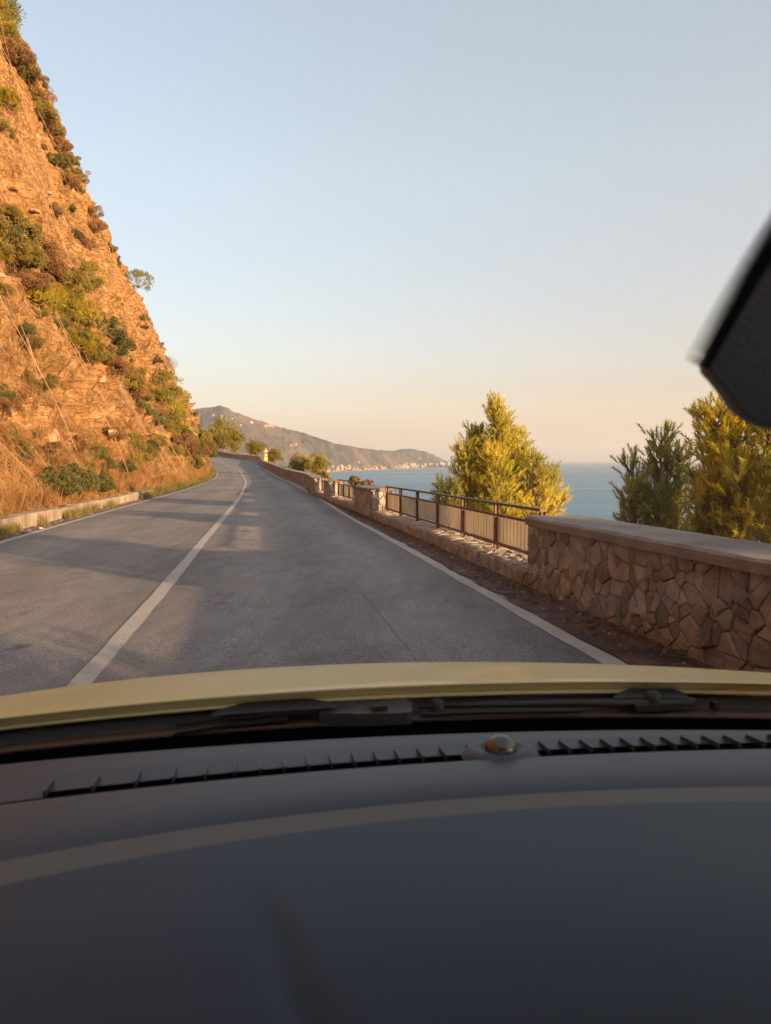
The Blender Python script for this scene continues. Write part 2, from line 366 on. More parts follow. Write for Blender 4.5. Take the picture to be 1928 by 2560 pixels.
# ------------------------------------------------------------------ far hills and the town on the shore
def hill_mat(name, a, b_, c3, s=.004):
    return mat(name, a, .95, b_, .022, 8, bump=1.0, bscale=.03, col3=c3, scale3=.0035, t0=.44, t1=.58)
MT['hill'] = hill_mat('hill_scrub', (.026, .031, .028), (.078, .068, .052), (.11, .082, .062))
MT['hill2'] = hill_mat('headland_scrub', (.032, .038, .022), (.08, .075, .045), (.10, .085, .055))
def hill(name, sil, shore, dist0, dist1, m, n=640, k=150, back=1.5):
    """terrain rising from the shore to a skyline: sil/shore are (px, py) in the photograph, dist in metres"""
    px = np.linspace(sil[0][0], sil[-1][0], n); py = np.interp(px, [p[0] for p in sil], [p[1] for p in sil])
    py = py+fbm(np.stack([px/6, px*0, px*0], -1), 4, 5)*1.0
    ds = np.interp(px, [p[0] for p in shore], [p[1] for p in shore])       # distance of the shore
    dr = ds+np.interp(px, [sil[0][0], sil[-1][0]], [dist0, dist1])         # of the skyline
    u = (px-964)/1850
    zt = EYE[2]+(1150-py)/1850*dr*.999
    t = np.concatenate([np.linspace(0, 1, k), 1+np.linspace(.05, back, 12)])
    D = ds[:, None]+(dr-ds)[:, None]*t
    T = np.clip(t, 0, 1)
    prof = .10*T**.9+.90*T**1.7
    Z = SEA-1+(zt-SEA+1)[:, None]*prof
    Z = np.where(t > 1, Z-(t-1)*(zt-SEA)[:, None]*.7, Z)
    X = u[:, None]*D; Y = D
    q = np.stack([X/420, Y/420, X*0], -1); rel = (zt-SEA)[:, None]
    rid = 1-np.abs(fbm(q, 5, 2)); fine = fbm(np.stack([X/22, Y/22, X*0], -1), 3, 9)
    amp = np.sin(np.clip(T, 0, 1)*math.pi)**.8
    Z = Z+amp*((rid-.6)*rel*.16)+fine*np.clip(T*30, 0, 1)*4.0*(.4+.6*amp)
    Z = np.where(T < .02, np.minimum(Z, SEA+1.5), Z)
    o = M(name, np.stack([X, Y, Z], -1), grid_faces(n, len(t)), m, None, True); o['kind'] = 'structure'
    return o
sil = [(300, 1010), (400, 1005), (461, 1018), (486, 1024), (510, 1021), (536, 1018), (551, 1015), (566, 1018), (587, 1030), (629, 1045), (692, 1066), (755, 1081),
       (818, 1102), (843, 1110), (894, 1119), (944, 1125), (990, 1128), (1005, 1134), (1020, 1141), (1045, 1155), (1062, 1166)]
shore = [(300, 3000), (560, 3100), (825, 3650), (960, 4600), (1062, 5300)]
hill_a = hill('hills', sil, shore, 1300, 250, MT['hill'])
sil2 = [(940, 1150), (980, 1130), (1003, 1122.5), (1028, 1122), (1050, 1126), (1062, 1129), (1080, 1136), (1096, 1143), (1110, 1150), (1122, 1156), (1150, 1164)]
hill_b = hill('headland', sil2, [(940, 5900), (1062, 5900), (1150, 6000)], 900, 500, MT['hill2'], 260, 70)
def bvh(o):
    return BVHTree.FromPolygons([v.co.copy() for v in o.data.vertices], [tuple(p.vertices) for p in o.data.polygons])
BH = [bvh(hill_a), bvh(hill_b)]
MT['beach'] = mat('beach', (.36, .28, .20), .95)
pb = np.linspace(700, 1062, 120); dsb = np.interp(pb, [p[0] for p in shore], [p[1] for p in shore]); ub = (pb-964)/1850
wdt = 22+14*np.sin(pb/17.)
M('beach', np.stack([np.stack([ub*(dsb-wdt), dsb-wdt, dsb*0+SEA+.3], -1), np.stack([ub*(dsb+30), dsb+30, dsb*0+SEA+3.5], -1)], 1), grid_faces(120, 2), MT['beach'])['kind'] = 'structure'
MT['house_wall'] = mat('house_wall', (.34, .30, .26), .8, island=.15)
MT['house_wall2'] = mat('house_wall_ochre', (.38, .26, .17), .8, island=.15)
MT['house_roof'] = mat('house_roof', (.36, .17, .10), .8)
MT['house_glass'] = mat('house_window', (.05, .06, .07), .2)
def house_proto(wm, a, b, h, flat):
    r = thing('house', 'pale house in the far town', 'house', (0, 0, 0))
    mb = MB(); mb.box((0, 0, h/2-2), (a/2, 0, 0), (0, b/2, 0), (0, 0, h/2+2)); mb.build('wall', wm, r)
    mb = MB()
    if flat: mb.box((0, 0, h+.3), (a/2+.4, 0, 0), (0, b/2+.4, 0), (0, 0, .3))
    else: mb.add([(-a/2-.5, -b/2-.5, h), (a/2+.5, -b/2-.5, h), (a/2+.5, b/2+.5, h), (-a/2-.5, b/2+.5, h), (-a/2-.5, 0, h+b*.22), (a/2+.5, 0, h+b*.22)],
                [(0, 1, 5, 4), (2, 3, 4, 5), (1, 2, 5), (3, 0, 4), (3, 2, 1, 0)])
    mb.build('roof', MT['house_roof'] if not flat else wm, r)
    mb = MB()
    for f in range(int(h//3)):
        for q in range(max(2, int(a//4))):
            x = -a/2+a*(q+.5)/max(2, int(a//4)); mb.box((x, -b/2-.02, f*3+1.7), (.6, 0, 0), (0, .05, 0), (0, 0, .75))
    mb.build('window', MT['house_glass'], r)['kind'] = 'stuff'
    return r
HP = [house_proto(MT['house_wall'], 14, 10, 7, False), house_proto(MT['house_wall2'], 18, 11, 9, False), house_proto(MT['house_wall'], 24, 12, 13, True),
      house_proto(MT['house_wall'], 16, 12, 19, True)]
used = set()
def ray_bvh(bs, px, py):
    d = Vector(ray(px, py)).normalized(); best = None
    for b in bs:
        h = b.ray_cast(Vector(EYE), d)
        if h[0] is not None and (best is None or h[3] < best[3]): best = h
    return best
def put_house(k, px, py, sc, label, group):
    h = ray_bvh(BH, px, py)
    if h is None: return
    loc = h[0]; rz = random.uniform(-.6, .6)
    if k not in used:
        used.add(k); r = HP[k]; r.location = loc; r.rotation_euler = (0, 0, rz); r.scale = (sc,)*3; r['label'] = label; r['group'] = group
    else: dup(HP[k], loc, rz, sc, label, group)
town = []
for i in range(150):
    px = random.choice([random.uniform(700, 1000), random.uniform(820, 960), random.uniform(1000, 1062)])
    base = np.interp(px, [700, 825, 900, 960, 1062], [1183, 1178.5, 1176, 1173.5, 1169])
    py = base-abs(random.gauss(0, 1))*np.interp(px, [700, 900, 1062], [9, 6.5, 4.5])
    k = random.choices([0, 1, 2, 3], [5, 3, 3, .7])[0]
    far = ['among trees on the lower slope', 'close behind the beach'][int(py > base-4)]
    kindn = ['small pale gabled house', 'ochre gabled house', 'white flat roofed house', 'tall white apartment block'][k]
    put_house(k, px, py, random.uniform(.45, .95), f'{kindn} {far}, '+('beside the broad low pines' if px < 790 else 'left part of the bay' if px < 870 else 'middle of the bay' if px < 960 else 'towards the round headland'), 'houses of the shore town')
for i in range(16):
    px = random.uniform(1062, 1150); py = 1163-abs(random.gauss(0, 2.5))+(1150-px)*.03
    h = ray_bvh(BH, px, py)
    if h is None: continue
    dup(HP[random.choice([2, 3, 3])], h[0], random.uniform(-.5, .5), random.uniform(.6, 1.1), 'pale apartment block at the foot of the small round headland', 'apartment blocks by the headland')
for px, py, k, sc, lb in [(534, 1039, 0, .8, 'lone white house highest on the far hillside, left of three'), (553, 1041, 2, .5, 'white flat roofed house high on far hillside, above another'),
      (554, 1046, 0, .8, 'white house just below another high on the far hillside'), (580, 1047, 0, .7, 'white house high on far hillside, right of the pair'),
      (629, 1057, 1, .8, 'ochre house on far hillside, halfway down the ridge'), (664, 1067, 1, 1.1, 'left house of the pale hamlet near the ridge line'),
      (672, 1066, 2, .8, 'middle flat roofed house of the hamlet near the ridge line'), (681, 1067, 1, 1., 'right house of the pale hamlet near the ridge line'),
      (728, 1114, 0, .8, 'white house in a clearing on the middle slope'), (738, 1112, 1, .9, 'ochre house in a clearing on the middle slope'),
      (601, 1064, 0, .8, 'small white house alone on the upper far slope'), (1049, 1147, 2, .8, 'single white house on the small round headland')]:
    put_house(k, px, py, sc, lb, 'houses on the far hillside')

# ------------------------------------------------------------------ cliff
BY = [-30, 0, 12, 18, 24, 32, 44, 59, 71, 82, 95, 110, 130, 150, 170, 200, 240]
BX = [0.0, -5.1, -7.1, -8.1, -9.0, -10.2, -12.0, -14.5, -17.0, -20.0, -24.3, -30, -38, -47, -58, -78, -110]
cy = np.concatenate([np.arange(-24, 48, .22), np.arange(48, 100, .4), np.arange(100, 235, 3)])
ch = np.concatenate([np.arange(0, 24, .2), np.arange(24, 56, .4)])
bx = pchip(cy, BY, BX); tg = np.gradient(bx, cy); nn = np.stack([-1/np.hypot(1, tg), tg/np.hypot(1, tg)])
Hh = np.broadcast_to(ch, (len(cy), len(ch))); Yy = np.broadcast_to(cy[:, None], Hh.shape)
lowk = np.interp(cy, [0, 40, 58, 75], [.62, .6, .48, .35])[:, None]
offs = np.where(Hh < 4, lowk*Hh, lowk*4+.42*(Hh-4))
offs = np.where(Hh > 20, offs+(Hh-20)*.05, offs)
offs = np.where(Hh > 48, offs+(Hh-48)**1.6*.8, offs)
base = np.stack([bx[:, None]+nn[0][:, None]*offs, cy[:, None]+nn[1][:, None]*offs, zr(cy)[:, None]+.18*(cy[:, None] < 31)+Hh*1.0], -1)
big = fbm(np.stack([Yy/9+.3*Hh/9, Hh/16, Yy*0], -1), 3, 21)
gul = 1-np.abs(vn(np.stack([Yy/3.2+Hh*.08, Hh/11, Yy*0], -1), 4))*2
lay = Hh*1.0+.10*Yy+.5*vn(np.stack([Yy/5, Hh/5, Yy*0], -1), 6)
fr = (lay/.85) % 1; saw = np.where(fr < .75, fr/.75, (1-fr)/.25)
fr2 = (lay/.27+.4) % 1; saw2 = np.where(fr2 < .7, fr2/.7, (1-fr2)/.3)
lm = np.clip(.5+1.2*vn(np.stack([Yy/4, Hh/3, Yy*0+5], -1), 8), 0, 1)
blk = vn(np.stack([Yy/.9, lay/.5, Yy*0], -1), 12)
fine = fbm(np.stack([Yy/.6, Hh/.6, Yy*0], -1), 3, 13)
fade = np.clip(Hh/2.5, 0.05, 1)
up_ = np.clip((Hh-12)/14, 0, 1); rib = 1-np.abs(vn(np.stack([Yy/1.3+Hh*.05, Hh/14, Yy*0+2], -1), 17))*2
disp = fade*(big*1.15+gul*.7+(saw*.7*lm+saw2*.24)*(1-.65*up_)+blk*.36*(1-.3*up_)+rib*.30*up_+fine*.2)
nrm = np.stack([-nn[0]*.9, -nn[1]*.9, nn[0]*0+.42], -1)[:, None, :]
CP = base+nrm*disp[..., None]
def cliff_mat():
    m = bpy.data.materials.new('cliff_rock'); m.use_nodes = True; nt = m.node_tree; N = nt.nodes; L = nt.links; b = N['Principled BSDF']
    tc = N.new('ShaderNodeTexCoord')
    def nz(sc, st=(1, 1, 1), d=8, r=.6, dist=0):
        mp = N.new('ShaderNodeMapping'); mp.inputs['Scale'].default_value = st; L.new(tc.outputs['Object'], mp.inputs[0])
        n = N.new('ShaderNodeTexNoise'); n.inputs['Scale'].default_value = sc; n.inputs['Detail'].default_value = d; n.inputs['Roughness'].default_value = r
        n.inputs['Distortion'].default_value = dist; L.new(mp.outputs[0], n.inputs[0]); return n.outputs[0]
    def ramp(v, *st):
        r = N.new('ShaderNodeValToRGB'); e = r.color_ramp.elements
        while len(e) < len(st): e.new(.5)
        for q, (p, c) in zip(e, st): q.position = p; q.color = (*c, 1)
        L.new(v, r.inputs[0]); return r.outputs[0]
    def mix(f, a, c, t='MIX', fac=1.):
        x = N.new('ShaderNodeMix'); x.data_type = 'RGBA'; x.blend_type = t
        if f is not None: L.new(f, x.inputs[0])
        else: x.inputs[0].default_value = fac
        L.new(a, x.inputs[6]); L.new(c, x.inputs[7]); return x.outputs[2]
    strata = nz(1.1, (.25, .25, 4.5), 8, .7, .4)
    c = ramp(strata, (.3, (.27, .135, .052)), (.45, (.43, .235, .095)), (.55, (.53, .315, .135)), (.7, (.40, .255, .12)))
    c = mix(ramp(nz(.22, d=6), (.42, (0, 0, 0)), (.62, (1, 1, 1))), c, ramp(nz(3), (.35, (.37, .19, .072)), (.65, (.50, .28, .11))))
    c = mix(ramp(nz(.5, d=9, r=.7), (.54, (0, 0, 0)), (.66, (1, 1, 1))), c, ramp(nz(7), (.35, (.18, .12, .045)), (.65, (.30, .18, .075))))
    c = mix(None, c, ramp(nz(16, (1, 1, 2.5), 6, .8), (.35, (.66,)*3), (.6, (1.12,)*3)), 'MULTIPLY', .9)
    c = mix(None, c, ramp(nz(2.2, (1.3, 1.3, .09), 6, .7), (.35, (.84,)*3), (.62, (1.35,)*3)), 'MULTIPLY', .9)
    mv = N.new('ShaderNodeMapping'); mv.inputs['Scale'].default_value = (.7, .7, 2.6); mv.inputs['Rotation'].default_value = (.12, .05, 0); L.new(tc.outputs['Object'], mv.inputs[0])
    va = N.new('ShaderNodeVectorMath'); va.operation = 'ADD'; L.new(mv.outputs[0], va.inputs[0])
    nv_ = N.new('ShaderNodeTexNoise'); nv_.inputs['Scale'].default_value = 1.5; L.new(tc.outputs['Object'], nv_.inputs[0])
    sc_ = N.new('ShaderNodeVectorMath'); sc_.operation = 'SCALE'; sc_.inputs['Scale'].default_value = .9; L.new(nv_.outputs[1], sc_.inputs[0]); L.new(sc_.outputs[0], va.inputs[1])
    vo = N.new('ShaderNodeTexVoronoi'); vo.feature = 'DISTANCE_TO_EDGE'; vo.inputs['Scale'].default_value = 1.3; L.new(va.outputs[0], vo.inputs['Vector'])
    c = mix(None, c, ramp(vo.outputs['Distance'], (.0, (.50, .46, .42)), (.07, (1, 1, 1))), 'MULTIPLY', .75)  # joints darker: soil fill, plus crevice shade put into the colour
    L.new(c, b.inputs['Base Color']); b.inputs['Roughness'].default_value = .95; b.inputs['Specular IOR Level'].default_value = .2
    bv = N.new('ShaderNodeBump'); bv.inputs['Strength'].default_value = 1; bv.inputs['Distance'].default_value = .25
    vr = N.new('ShaderNodeMapRange'); vr.inputs[2].default_value = .22; L.new(vo.outputs['Distance'], vr.inputs[0]); L.new(vr.outputs[0], bv.inputs['Height'])
    bp = N.new('ShaderNodeBump'); bp.inputs['Strength'].default_value = 1; bp.inputs['Distance'].default_value = .35
    L.new(nz(2.2, (1, 1, 3), 10, .75), bp.inputs['Height']); L.new(bv.outputs[0], bp.inputs['Normal']); L.new(bp.outputs[0], b.inputs['Normal'])
    return m
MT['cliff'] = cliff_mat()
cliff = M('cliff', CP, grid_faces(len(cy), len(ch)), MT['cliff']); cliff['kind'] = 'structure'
BC = bvh(cliff)
def cpt(y, h, out=0.):
    """point of the cliff face at road distance y and height h, moved out by `out`"""
    i = np.clip(np.searchsorted(cy, y)-1, 0, len(cy)-2); j = np.clip(np.searchsorted(ch, h)-1, 0, len(ch)-2)
    a = np.clip((y-cy[i])/(cy[i+1]-cy[i]), 0, 1)[..., None]; b = np.clip((h-ch[j])/(ch[j+1]-ch[j]), 0, 1)[..., None]
    p = CP[i, j]*(1-a)*(1-b)+CP[i+1, j]*a*(1-b)+CP[i, j+1]*(1-a)*b+CP[i+1, j+1]*a*b
    n = np.stack([-nn[0][i]*.9, -nn[1][i]*.9, nn[0][i]*0+.42], -1)
    return p+n*np.asarray(out)[..., None] if np.ndim(out) else p+n*out
def cliff_hit(px, py):
    for k in range(60):
        h = BC.ray_cast(Vector(EYE), Vector(ray(px-3*k, py)).normalized())
        if h[0] is not None: return np.array(h[0]), px-3*k
    return None, px

MT['rock'] = mat('pale_rock', (.36, .21, .10), .9, (.48, .31, .16), 3, bump=.8, bscale=12, island=.25)
rk = random.Random(12)
for i in range(60):
    h = rk.choice([rk.uniform(1.5, 14), rk.uniform(10, 34)]); yv = rk.uniform(12, 58); c_ = cpt(np.array(yv), np.array(h), .02); t_ = np.array([tg[np.searchsorted(cy, yv)], 1, 0]); t_ /= np.linalg.norm(t_)
    o_ = np.array([t_[1], -t_[0], 0]); L_, H_, D_ = rk.uniform(.2, .8), rk.uniform(.06, .2), rk.uniform(.08, .2); V = []
    for zz, kk_ in ((-H_, 1.), (-H_*.2, 1.08), (H_*.6, .95), (H_, .7)):
        for a_, b_ in ((-1, -.6), (-1, 1), (-.2, 1.25), (.9, .9), (1, -.6)):
            V.append(c_+t_*L_*a_*kk_*rk.uniform(.75, 1.1)+o_*D_*b_*kk_*rk.uniform(.8, 1.1)+np.array([0, 0, zz*rk.uniform(.8, 1.1)+a_*L_*.12]))
    M('rock', V, [(a*5+b, a*5+(b+1) % 5, (a+1)*5+(b+1) % 5, (a+1)*5+b) for a in range(3) for b in range(5)]+[(4, 3, 2, 1, 0), (15, 16, 17, 18, 19)], MT['rock'], cliff)
# rockfall net: steel cables down the fall line, wire mesh on the near part
MT['wire'] = mat('net_wire', (.34, .21, .115), .6, metal=.1)
net = thing('rockfall_net', 'steel rockfall net with hanging cables draped over the orange cliff', 'net', cpt(np.array(20.), np.array(1.)))
yc = 9.5; kc = 0
while yc < 96 and kc < 150:
    h0 = random.uniform(.5, 2.5); h1 = random.uniform(30, 50) if random.random() < .6 else random.uniform(10, 30)
    hs = np.arange(h0, h1, 1.1); dr = random.uniform(-.12, .12); wob = random.uniform(0, 9)
    yq = yc+dr*(hs-h0)+.35*vn(np.stack([hs/5, hs*0+wob, hs*0], -1))
    P = cpt(yq, hs, .26+.16*np.abs(vn(np.stack([hs/3, hs*0+wob, hs*0+3], -1))))
    # pulled straight between the outermost points, as a tight cable lies
    K = np.array([.25, .5, .25]); Q = P.copy()
    for _ in range(3): Q[1:-1] = Q[:-2]*.25+Q[1:-1]*.5+Q[2:]*.25
    Q[:, 0] += .10
    mb = MB(); mb.tube(Q, random.choice([.004, .005, .007]) * (.55 + yc/35), 4); mb.build('cable', MT['wire'], net)
    yc += random.choice([.2, .25, .35, 1.2, 2.0, 2.6])*(1+yc/120); kc += 1
# mesh as crossing ribbons
V = []; F = []; nq = 0
for sgn in (1, -1):
    for s0 in np.arange(-12, 62, .26):
        hs = np.arange(.6, 22, .45); yq = s0+sgn*hs*.42
        mk = (yq > 9) & (yq < 46)
        if mk.sum() < 3: continue
        hs = hs[mk]; yq = yq[mk]
        # drop pieces where the mesh is torn or overgrown
        keep = vn(np.stack([yq/3.1, hs/4.2, yq*0+9], -1)) > -.35
        P = cpt(yq, hs, .22); P2 = P+np.array([0, .008, .005])
        for i in range(len(hs)-1):
            if keep[i]:
                V += [P[i], P[i+1], P2[i+1], P2[i]]; F.append((nq, nq+1, nq+2, nq+3)); nq += 4
tag(M('wire_mesh', np.array(V), np.array(F), MT['wire'], net), kind='stuff')

# ------------------------------------------------------------------ vegetation
def frames(ax, tw):
    ax = ax/(np.linalg.norm(ax, axis=1)[:, None]+1e-9)
    u = np.where(np.abs(ax[:, 2:3]) > .9, np.array([[1., 0, 0]]), np.array([[0, 0, 1.]]))
    x = np.cross(u, ax); x /= np.linalg.norm(x, axis=1)[:, None]; y = np.cross(ax, x)
    c, s = np.cos(tw)[:, None], np.sin(tw)[:, None]
    return x*c+y*s, -x*s+y*c, ax
def scatter(TV, TF, pos, ax, sc):
    n = len(pos); x, y, z = frames(ax, rng.uniform(0, 6.28, n)); sc = np.broadcast_to(sc, (n,))[:, None, None]
    V = pos[:, None, :]+sc*(TV[None, :, 0:1]*x[:, None, :]+TV[None, :, 1:2]*y[:, None, :]+TV[None, :, 2:3]*z[:, None, :])
    F = TF[None]+(np.arange(n)*len(TV))[:, None, None]
    return V.reshape(-1, 3), F.reshape(-1, TF.shape[1])
def shoot(n=26, ln=.36, wd=.032, a0=.5, a1=1.0):
    V = []; F = []
    for i in range(n):
        t = (i+.5)/n; a = i*2.4; el = a0+(a1-a0)*random.random(); b = np.array([0, 0, t*.8])
        d = np.array([math.cos(a)*math.sin(el), math.sin(a)*math.sin(el), math.cos(el)])
        s = np.array([-math.sin(a), math.cos(a), 0])*wd
        V += [b-s, b+s, b+d*ln*random.uniform(.7, 1.1)]; F.append((3*i, 3*i+1, 3*i+2))
    return np.array(V), np.array(F)
def leafball(n=7, wd=.34):
    V = []; F = []
    for i in range(n):
        c = rng.normal(0, .42, 3); d = rng.normal(0, 1, 3); d[2] += .5; d /= np.linalg.norm(d); u = np.cross(d, rng.normal(0, 1, 3)); u /= np.linalg.norm(u)
        v = np.cross(d, u); L = .5*random.uniform(.7, 1.3)
        V += [c-u*L, c-v*wd*.5, c+u*L, c+v*wd*.5]; F.append((4*i, 4*i+1, 4*i+2, 4*i+3))
    return np.array(V), np.array(F)
def blades(n=9):
    V = []; F = []
    for i in range(n):
        a = random.uniform(0, 6.28); r = random.uniform(0, .16); b = np.array([math.cos(a)*r, math.sin(a)*r, 0])
        a2 = a+random.uniform(-.8, .8); o = np.array([math.cos(a2), math.sin(a2), 0]); s = np.array([-o[1], o[0], 0])*.012
        h = random.uniform(.6, 1.1); k = random.uniform(.1, .5)
        V += [b-s, b+s, b+o*k*.35*h+np.array([0, 0, h*.6])-s*.7, b+o*k*.35*h+np.array([0, 0, h*.6])+s*.7, b+o*k*h+np.array([0, 0, h])]
        F += [(5*i, 5*i+1, 5*i+3), (5*i, 5*i+3, 5*i+2), (5*i+2, 5*i+3, 5*i+4)]
    return np.array(V), np.array(F)
SH = shoot(24, .40, .036, .45, 1.1); SHs = shoot(16, .42, .055); LB = leafball(); BL = blades()

def leader_pine(name, label, loc, leaders, m, shl=.27, dens=1.2, cat='tree', group=None, trunk_z=-3.5):
    """young pine of several upright leaders; leaders = (x, y, z_top, z_low, radius) relative to loc"""
    r = thing(name, label, cat, loc, group); tb = MB(); P = []; A = []
    for li, (x, y, zt, zl, rad) in enumerate(leaders):
        st = np.array([[x*.15, y*.15, trunk_z], [x*.55, y*.55, (trunk_z+zl)/2], [x*.95, y*.95, zl], [x*1.02+.05, y, (zl+zt)/2], [x, y, zt-.15]])
        tb.tube(st+loc, [.10, .075, .055, .035, .012], 7)
        n = int(74*dens*max(.5, (zt-zl)/3))
        for i in range(n):
            t = ((i+random.random())/n)**.9; z = zl+(zt-zl)*t; a = random.uniform(0, 6.28)
            prof = (1-t)**.62*(.35+.65*min(1, t*3.5))*random.uniform(.55, 1.15)
            Lb = max(.16, rad*prof); rise = .55+.9*t
            q = np.linspace(0, 1, 6)
            bx_ = np.stack([math.cos(a)*Lb*q**.9, math.sin(a)*Lb*q**.9, Lb*rise*(q**1.8)*.75], -1)+np.array([np.interp(z, st[:, 2], st[:, 0]), np.interp(z, st[:, 2], st[:, 1]), z])
            tb.tube(bx_+loc, np.linspace(.018, .005, 6), 4)
            ns = max(3, int(Lb/.075))
            for s in range(ns):
                f = .22+.78*(s+random.random())/ns; p = np.array([np.interp(f, q, bx_[:, c]) for c in range(3)])
                d = np.array([math.cos(a)*.5, math.sin(a)*.5, .75])+rng.normal(0, .38, 3); P.append(p); A.append(d)
                if random.random() < .75:
                    d2 = np.array([math.cos(a), math.sin(a), .35])*.4+rng.normal(0, .5, 3); d2[2] = abs(d2[2])*.9; d2 /= np.linalg.norm(d2)
                    P.append(p+d2*.13); A.append(d2+np.array([0, 0, .7]))
            P.append(bx_[-1]); A.append([math.cos(a)*.2, math.sin(a)*.2, 1])
        for s in range(5): P.append([x, y, zt-.13*s]); A.append([rng.normal(0, .15), rng.normal(0, .15), 1])
    P = np.array(P); A = np.array(A, float)
    V, F = scatter(SH[0], SH[1], P, A, rng.uniform(.75, 1.25, len(P))*shl)
    tb.build('trunk', MT['bark'], r, True); M('crown', V+loc, F, m, r)
    return r
def clump_tree(name, label, loc, clumps, m, shl=.35, trunk=None, cat='tree', group=None, per=55, tmpl=None, leaf=False):
    """crown of separate clumps on forked limbs; clumps = (x, y, z, radius) relative to loc"""
    r = thing(name, label, cat, loc, group); tb = MB(); P = []; A = []
    tr = np.array(trunk if trunk is not None else [(0, 0, -.2), (0, 0, .5)], float)
    rt = max(.03, .035*np.max(np.abs(np.array(clumps))[:, 2]))
    tb.tube(tr+loc, np.linspace(rt*1.3, rt*.7, len(tr)), 7)
    for (x, y, z, rad) in clumps:
        c = np.array([x, y, z]); s0 = tr[-1]*.8+tr[-2]*.2 if random.random() < .5 else tr[-1]
        mid = (s0+c)/2+np.array([0, 0, -rad*.25])+rng.normal(0, .12*rad, 3)
        tb.tube(np.array([s0, mid, c])+loc, [rt*.45, rt*.28, rt*.1], 5)
        n = int(per*random.uniform(.8, 1.2))
        d = rng.normal(0, 1, (n, 3)); d[:, 2] += .45; d /= np.linalg.norm(d, axis=1)[:, None]
        rd = rad*rng.uniform(.45, 1.0, n)**.6
        P.append(c+d*rd[:, None]*np.array([1, 1, .8])); A.append(d+np.array([0, 0, .55])+rng.normal(0, .2, (n, 3)))
    P = np.concatenate(P); A = np.concatenate(A); t = tmpl or (LB if leaf else SHs)
    V, F = scatter(t[0], t[1], P, A, rng.uniform(.7, 1.3, len(P))*shl)
    tb.build('trunk' if not leaf else 'stem', MT['bark'], r, True); M('crown' if not leaf else 'foliage', V+loc, F, m, r)
    return r
def ball_clumps(n, R, rz, rc, z0=0., flat=.3, seed=0):
    g = np.random.default_rng(seed); o = []
    while len(o) < n:
        p = g.uniform(-1, 1, 3)
        if np.linalg.norm(p) > 1 or (p[2] < -flat): continue
        if np.linalg.norm(p) < .55: continue
        o.append((p[0]*R, p[1]*R, z0+p[2]*rz, rc*g.uniform(.7, 1.25)))
    return o

n = 5200; yy = rng.uniform(-20, 185, n); q = rng.uniform(0, 1, n)**1.4*58+1.2; pi_ = np.interp(yy, ysl, np.arange(len(ysl)))
ii = np.clip(pi_.astype(int), 0, len(ysl)-2); fr_ = (pi_-ii)[:, None]; jj = np.clip(np.searchsorted(dd, q)-1, 0, len(dd)-2); fj = ((q-dd[jj])/(dd[jj+1]-dd[jj]))[:, None]
SP = np.stack([X, Y, Z], -1); P = (SP[ii, jj]*(1-fr_)+SP[ii+1, jj]*fr_)*(1-fj)+(SP[ii, jj+1]*(1-fr_)+SP[ii+1, jj+1]*fr_)*fj
V, F = scatter(LB[0], LB[1], P+np.array([0, 0, .12]), rng.normal(0, .4, (n, 3))+np.array([.3, 0, 1]), rng.uniform(.4, 1.3, n))
tag(M('slope_scrub', V, F, MT['shrub_olive']), kind='stuff')
# --- trees on the seaward side
def dX(d, y): return (d-833)/1599*y
def dZ(d, y): return 1.25+(994-d)/1599*y
def leaders(y0, L):
    """(px, top, low, radius in px, depth offset) at the scale of the downsized photograph"""
    c = np.array([dX(np.mean([l[0] for l in L]), y0), y0, 0.])
    return c, [(dX(l[0], y0)-c[0], l[4], dZ(l[1]+1599/y0*.16, y0), dZ(l[2], y0), l[3]/1599*y0) for l in L]
c, Ls = leaders(18., [(1072, 868, 1150, 62, 0), (1030, 925, 1150, 50, .4), (1000, 962, 1140, 42, -.3), (1125, 930, 1150, 55, .5), (1145, 980, 1150, 50, -.3),
                      (1190, 1006, 1160, 48, .1), (1095, 900, 1100, 46, .6), (1060, 970, 1180, 70, -.6)])
leader_pine('pine_tree', 'bushy young pine with several tips, beyond the rail of the nearest fence', c, Ls, MT['pine'], .20, 1.9, trunk_z=-4.5)
c, Ls = leaders(16.5, [(962, 1045, 1140, 22, 0), (975, 1050, 1120, 20, .2)])
leader_pine('pine_sapling', 'small dark pine tip left of the bushy young pine, above the fence rail', c, Ls, MT['pine_dark'], .22, .9, trunk_z=-3.5)
c, Ls = leaders(11.5, [(1425, 925, 1200, 50, 0), (1385, 985, 1200, 40, .4), (1350, 1040, 1200, 34, -.3), (1455, 965, 1200, 40, .3), (1400, 1060, 1210, 60, -.5), (1488, 880, 1200, 40, -.6), (1475, 960, 1200, 44, .2)])
leader_pine('pine_tree', 'thin dark green pine behind the coping of the nearest stone wall', c, Ls, MT['pine_green'], .20, .8, trunk_z=-3.5, group='pines just beyond the nearest wall')
c, Ls = leaders(10., [(1548, 872, 1200, 50, 0), (1605, 872, 1200, 60, .2), (1660, 900, 1200, 70, 0), (1740, 860, 1220, 90, .3),
                      (1830, 880, 1230, 150, -1.6), (1560, 980, 1230, 75, -.5), (1650, 1000, 1230, 85, -.8), (1525, 1040, 1230, 50, -.2)])
leader_pine('pine_tree', 'golden lit pine at the right edge, crown rising behind the dark mirror', c, Ls, MT['pine_yellow'], .22, 1.25, trunk_z=-3.5, group='pines just beyond the nearest wall')
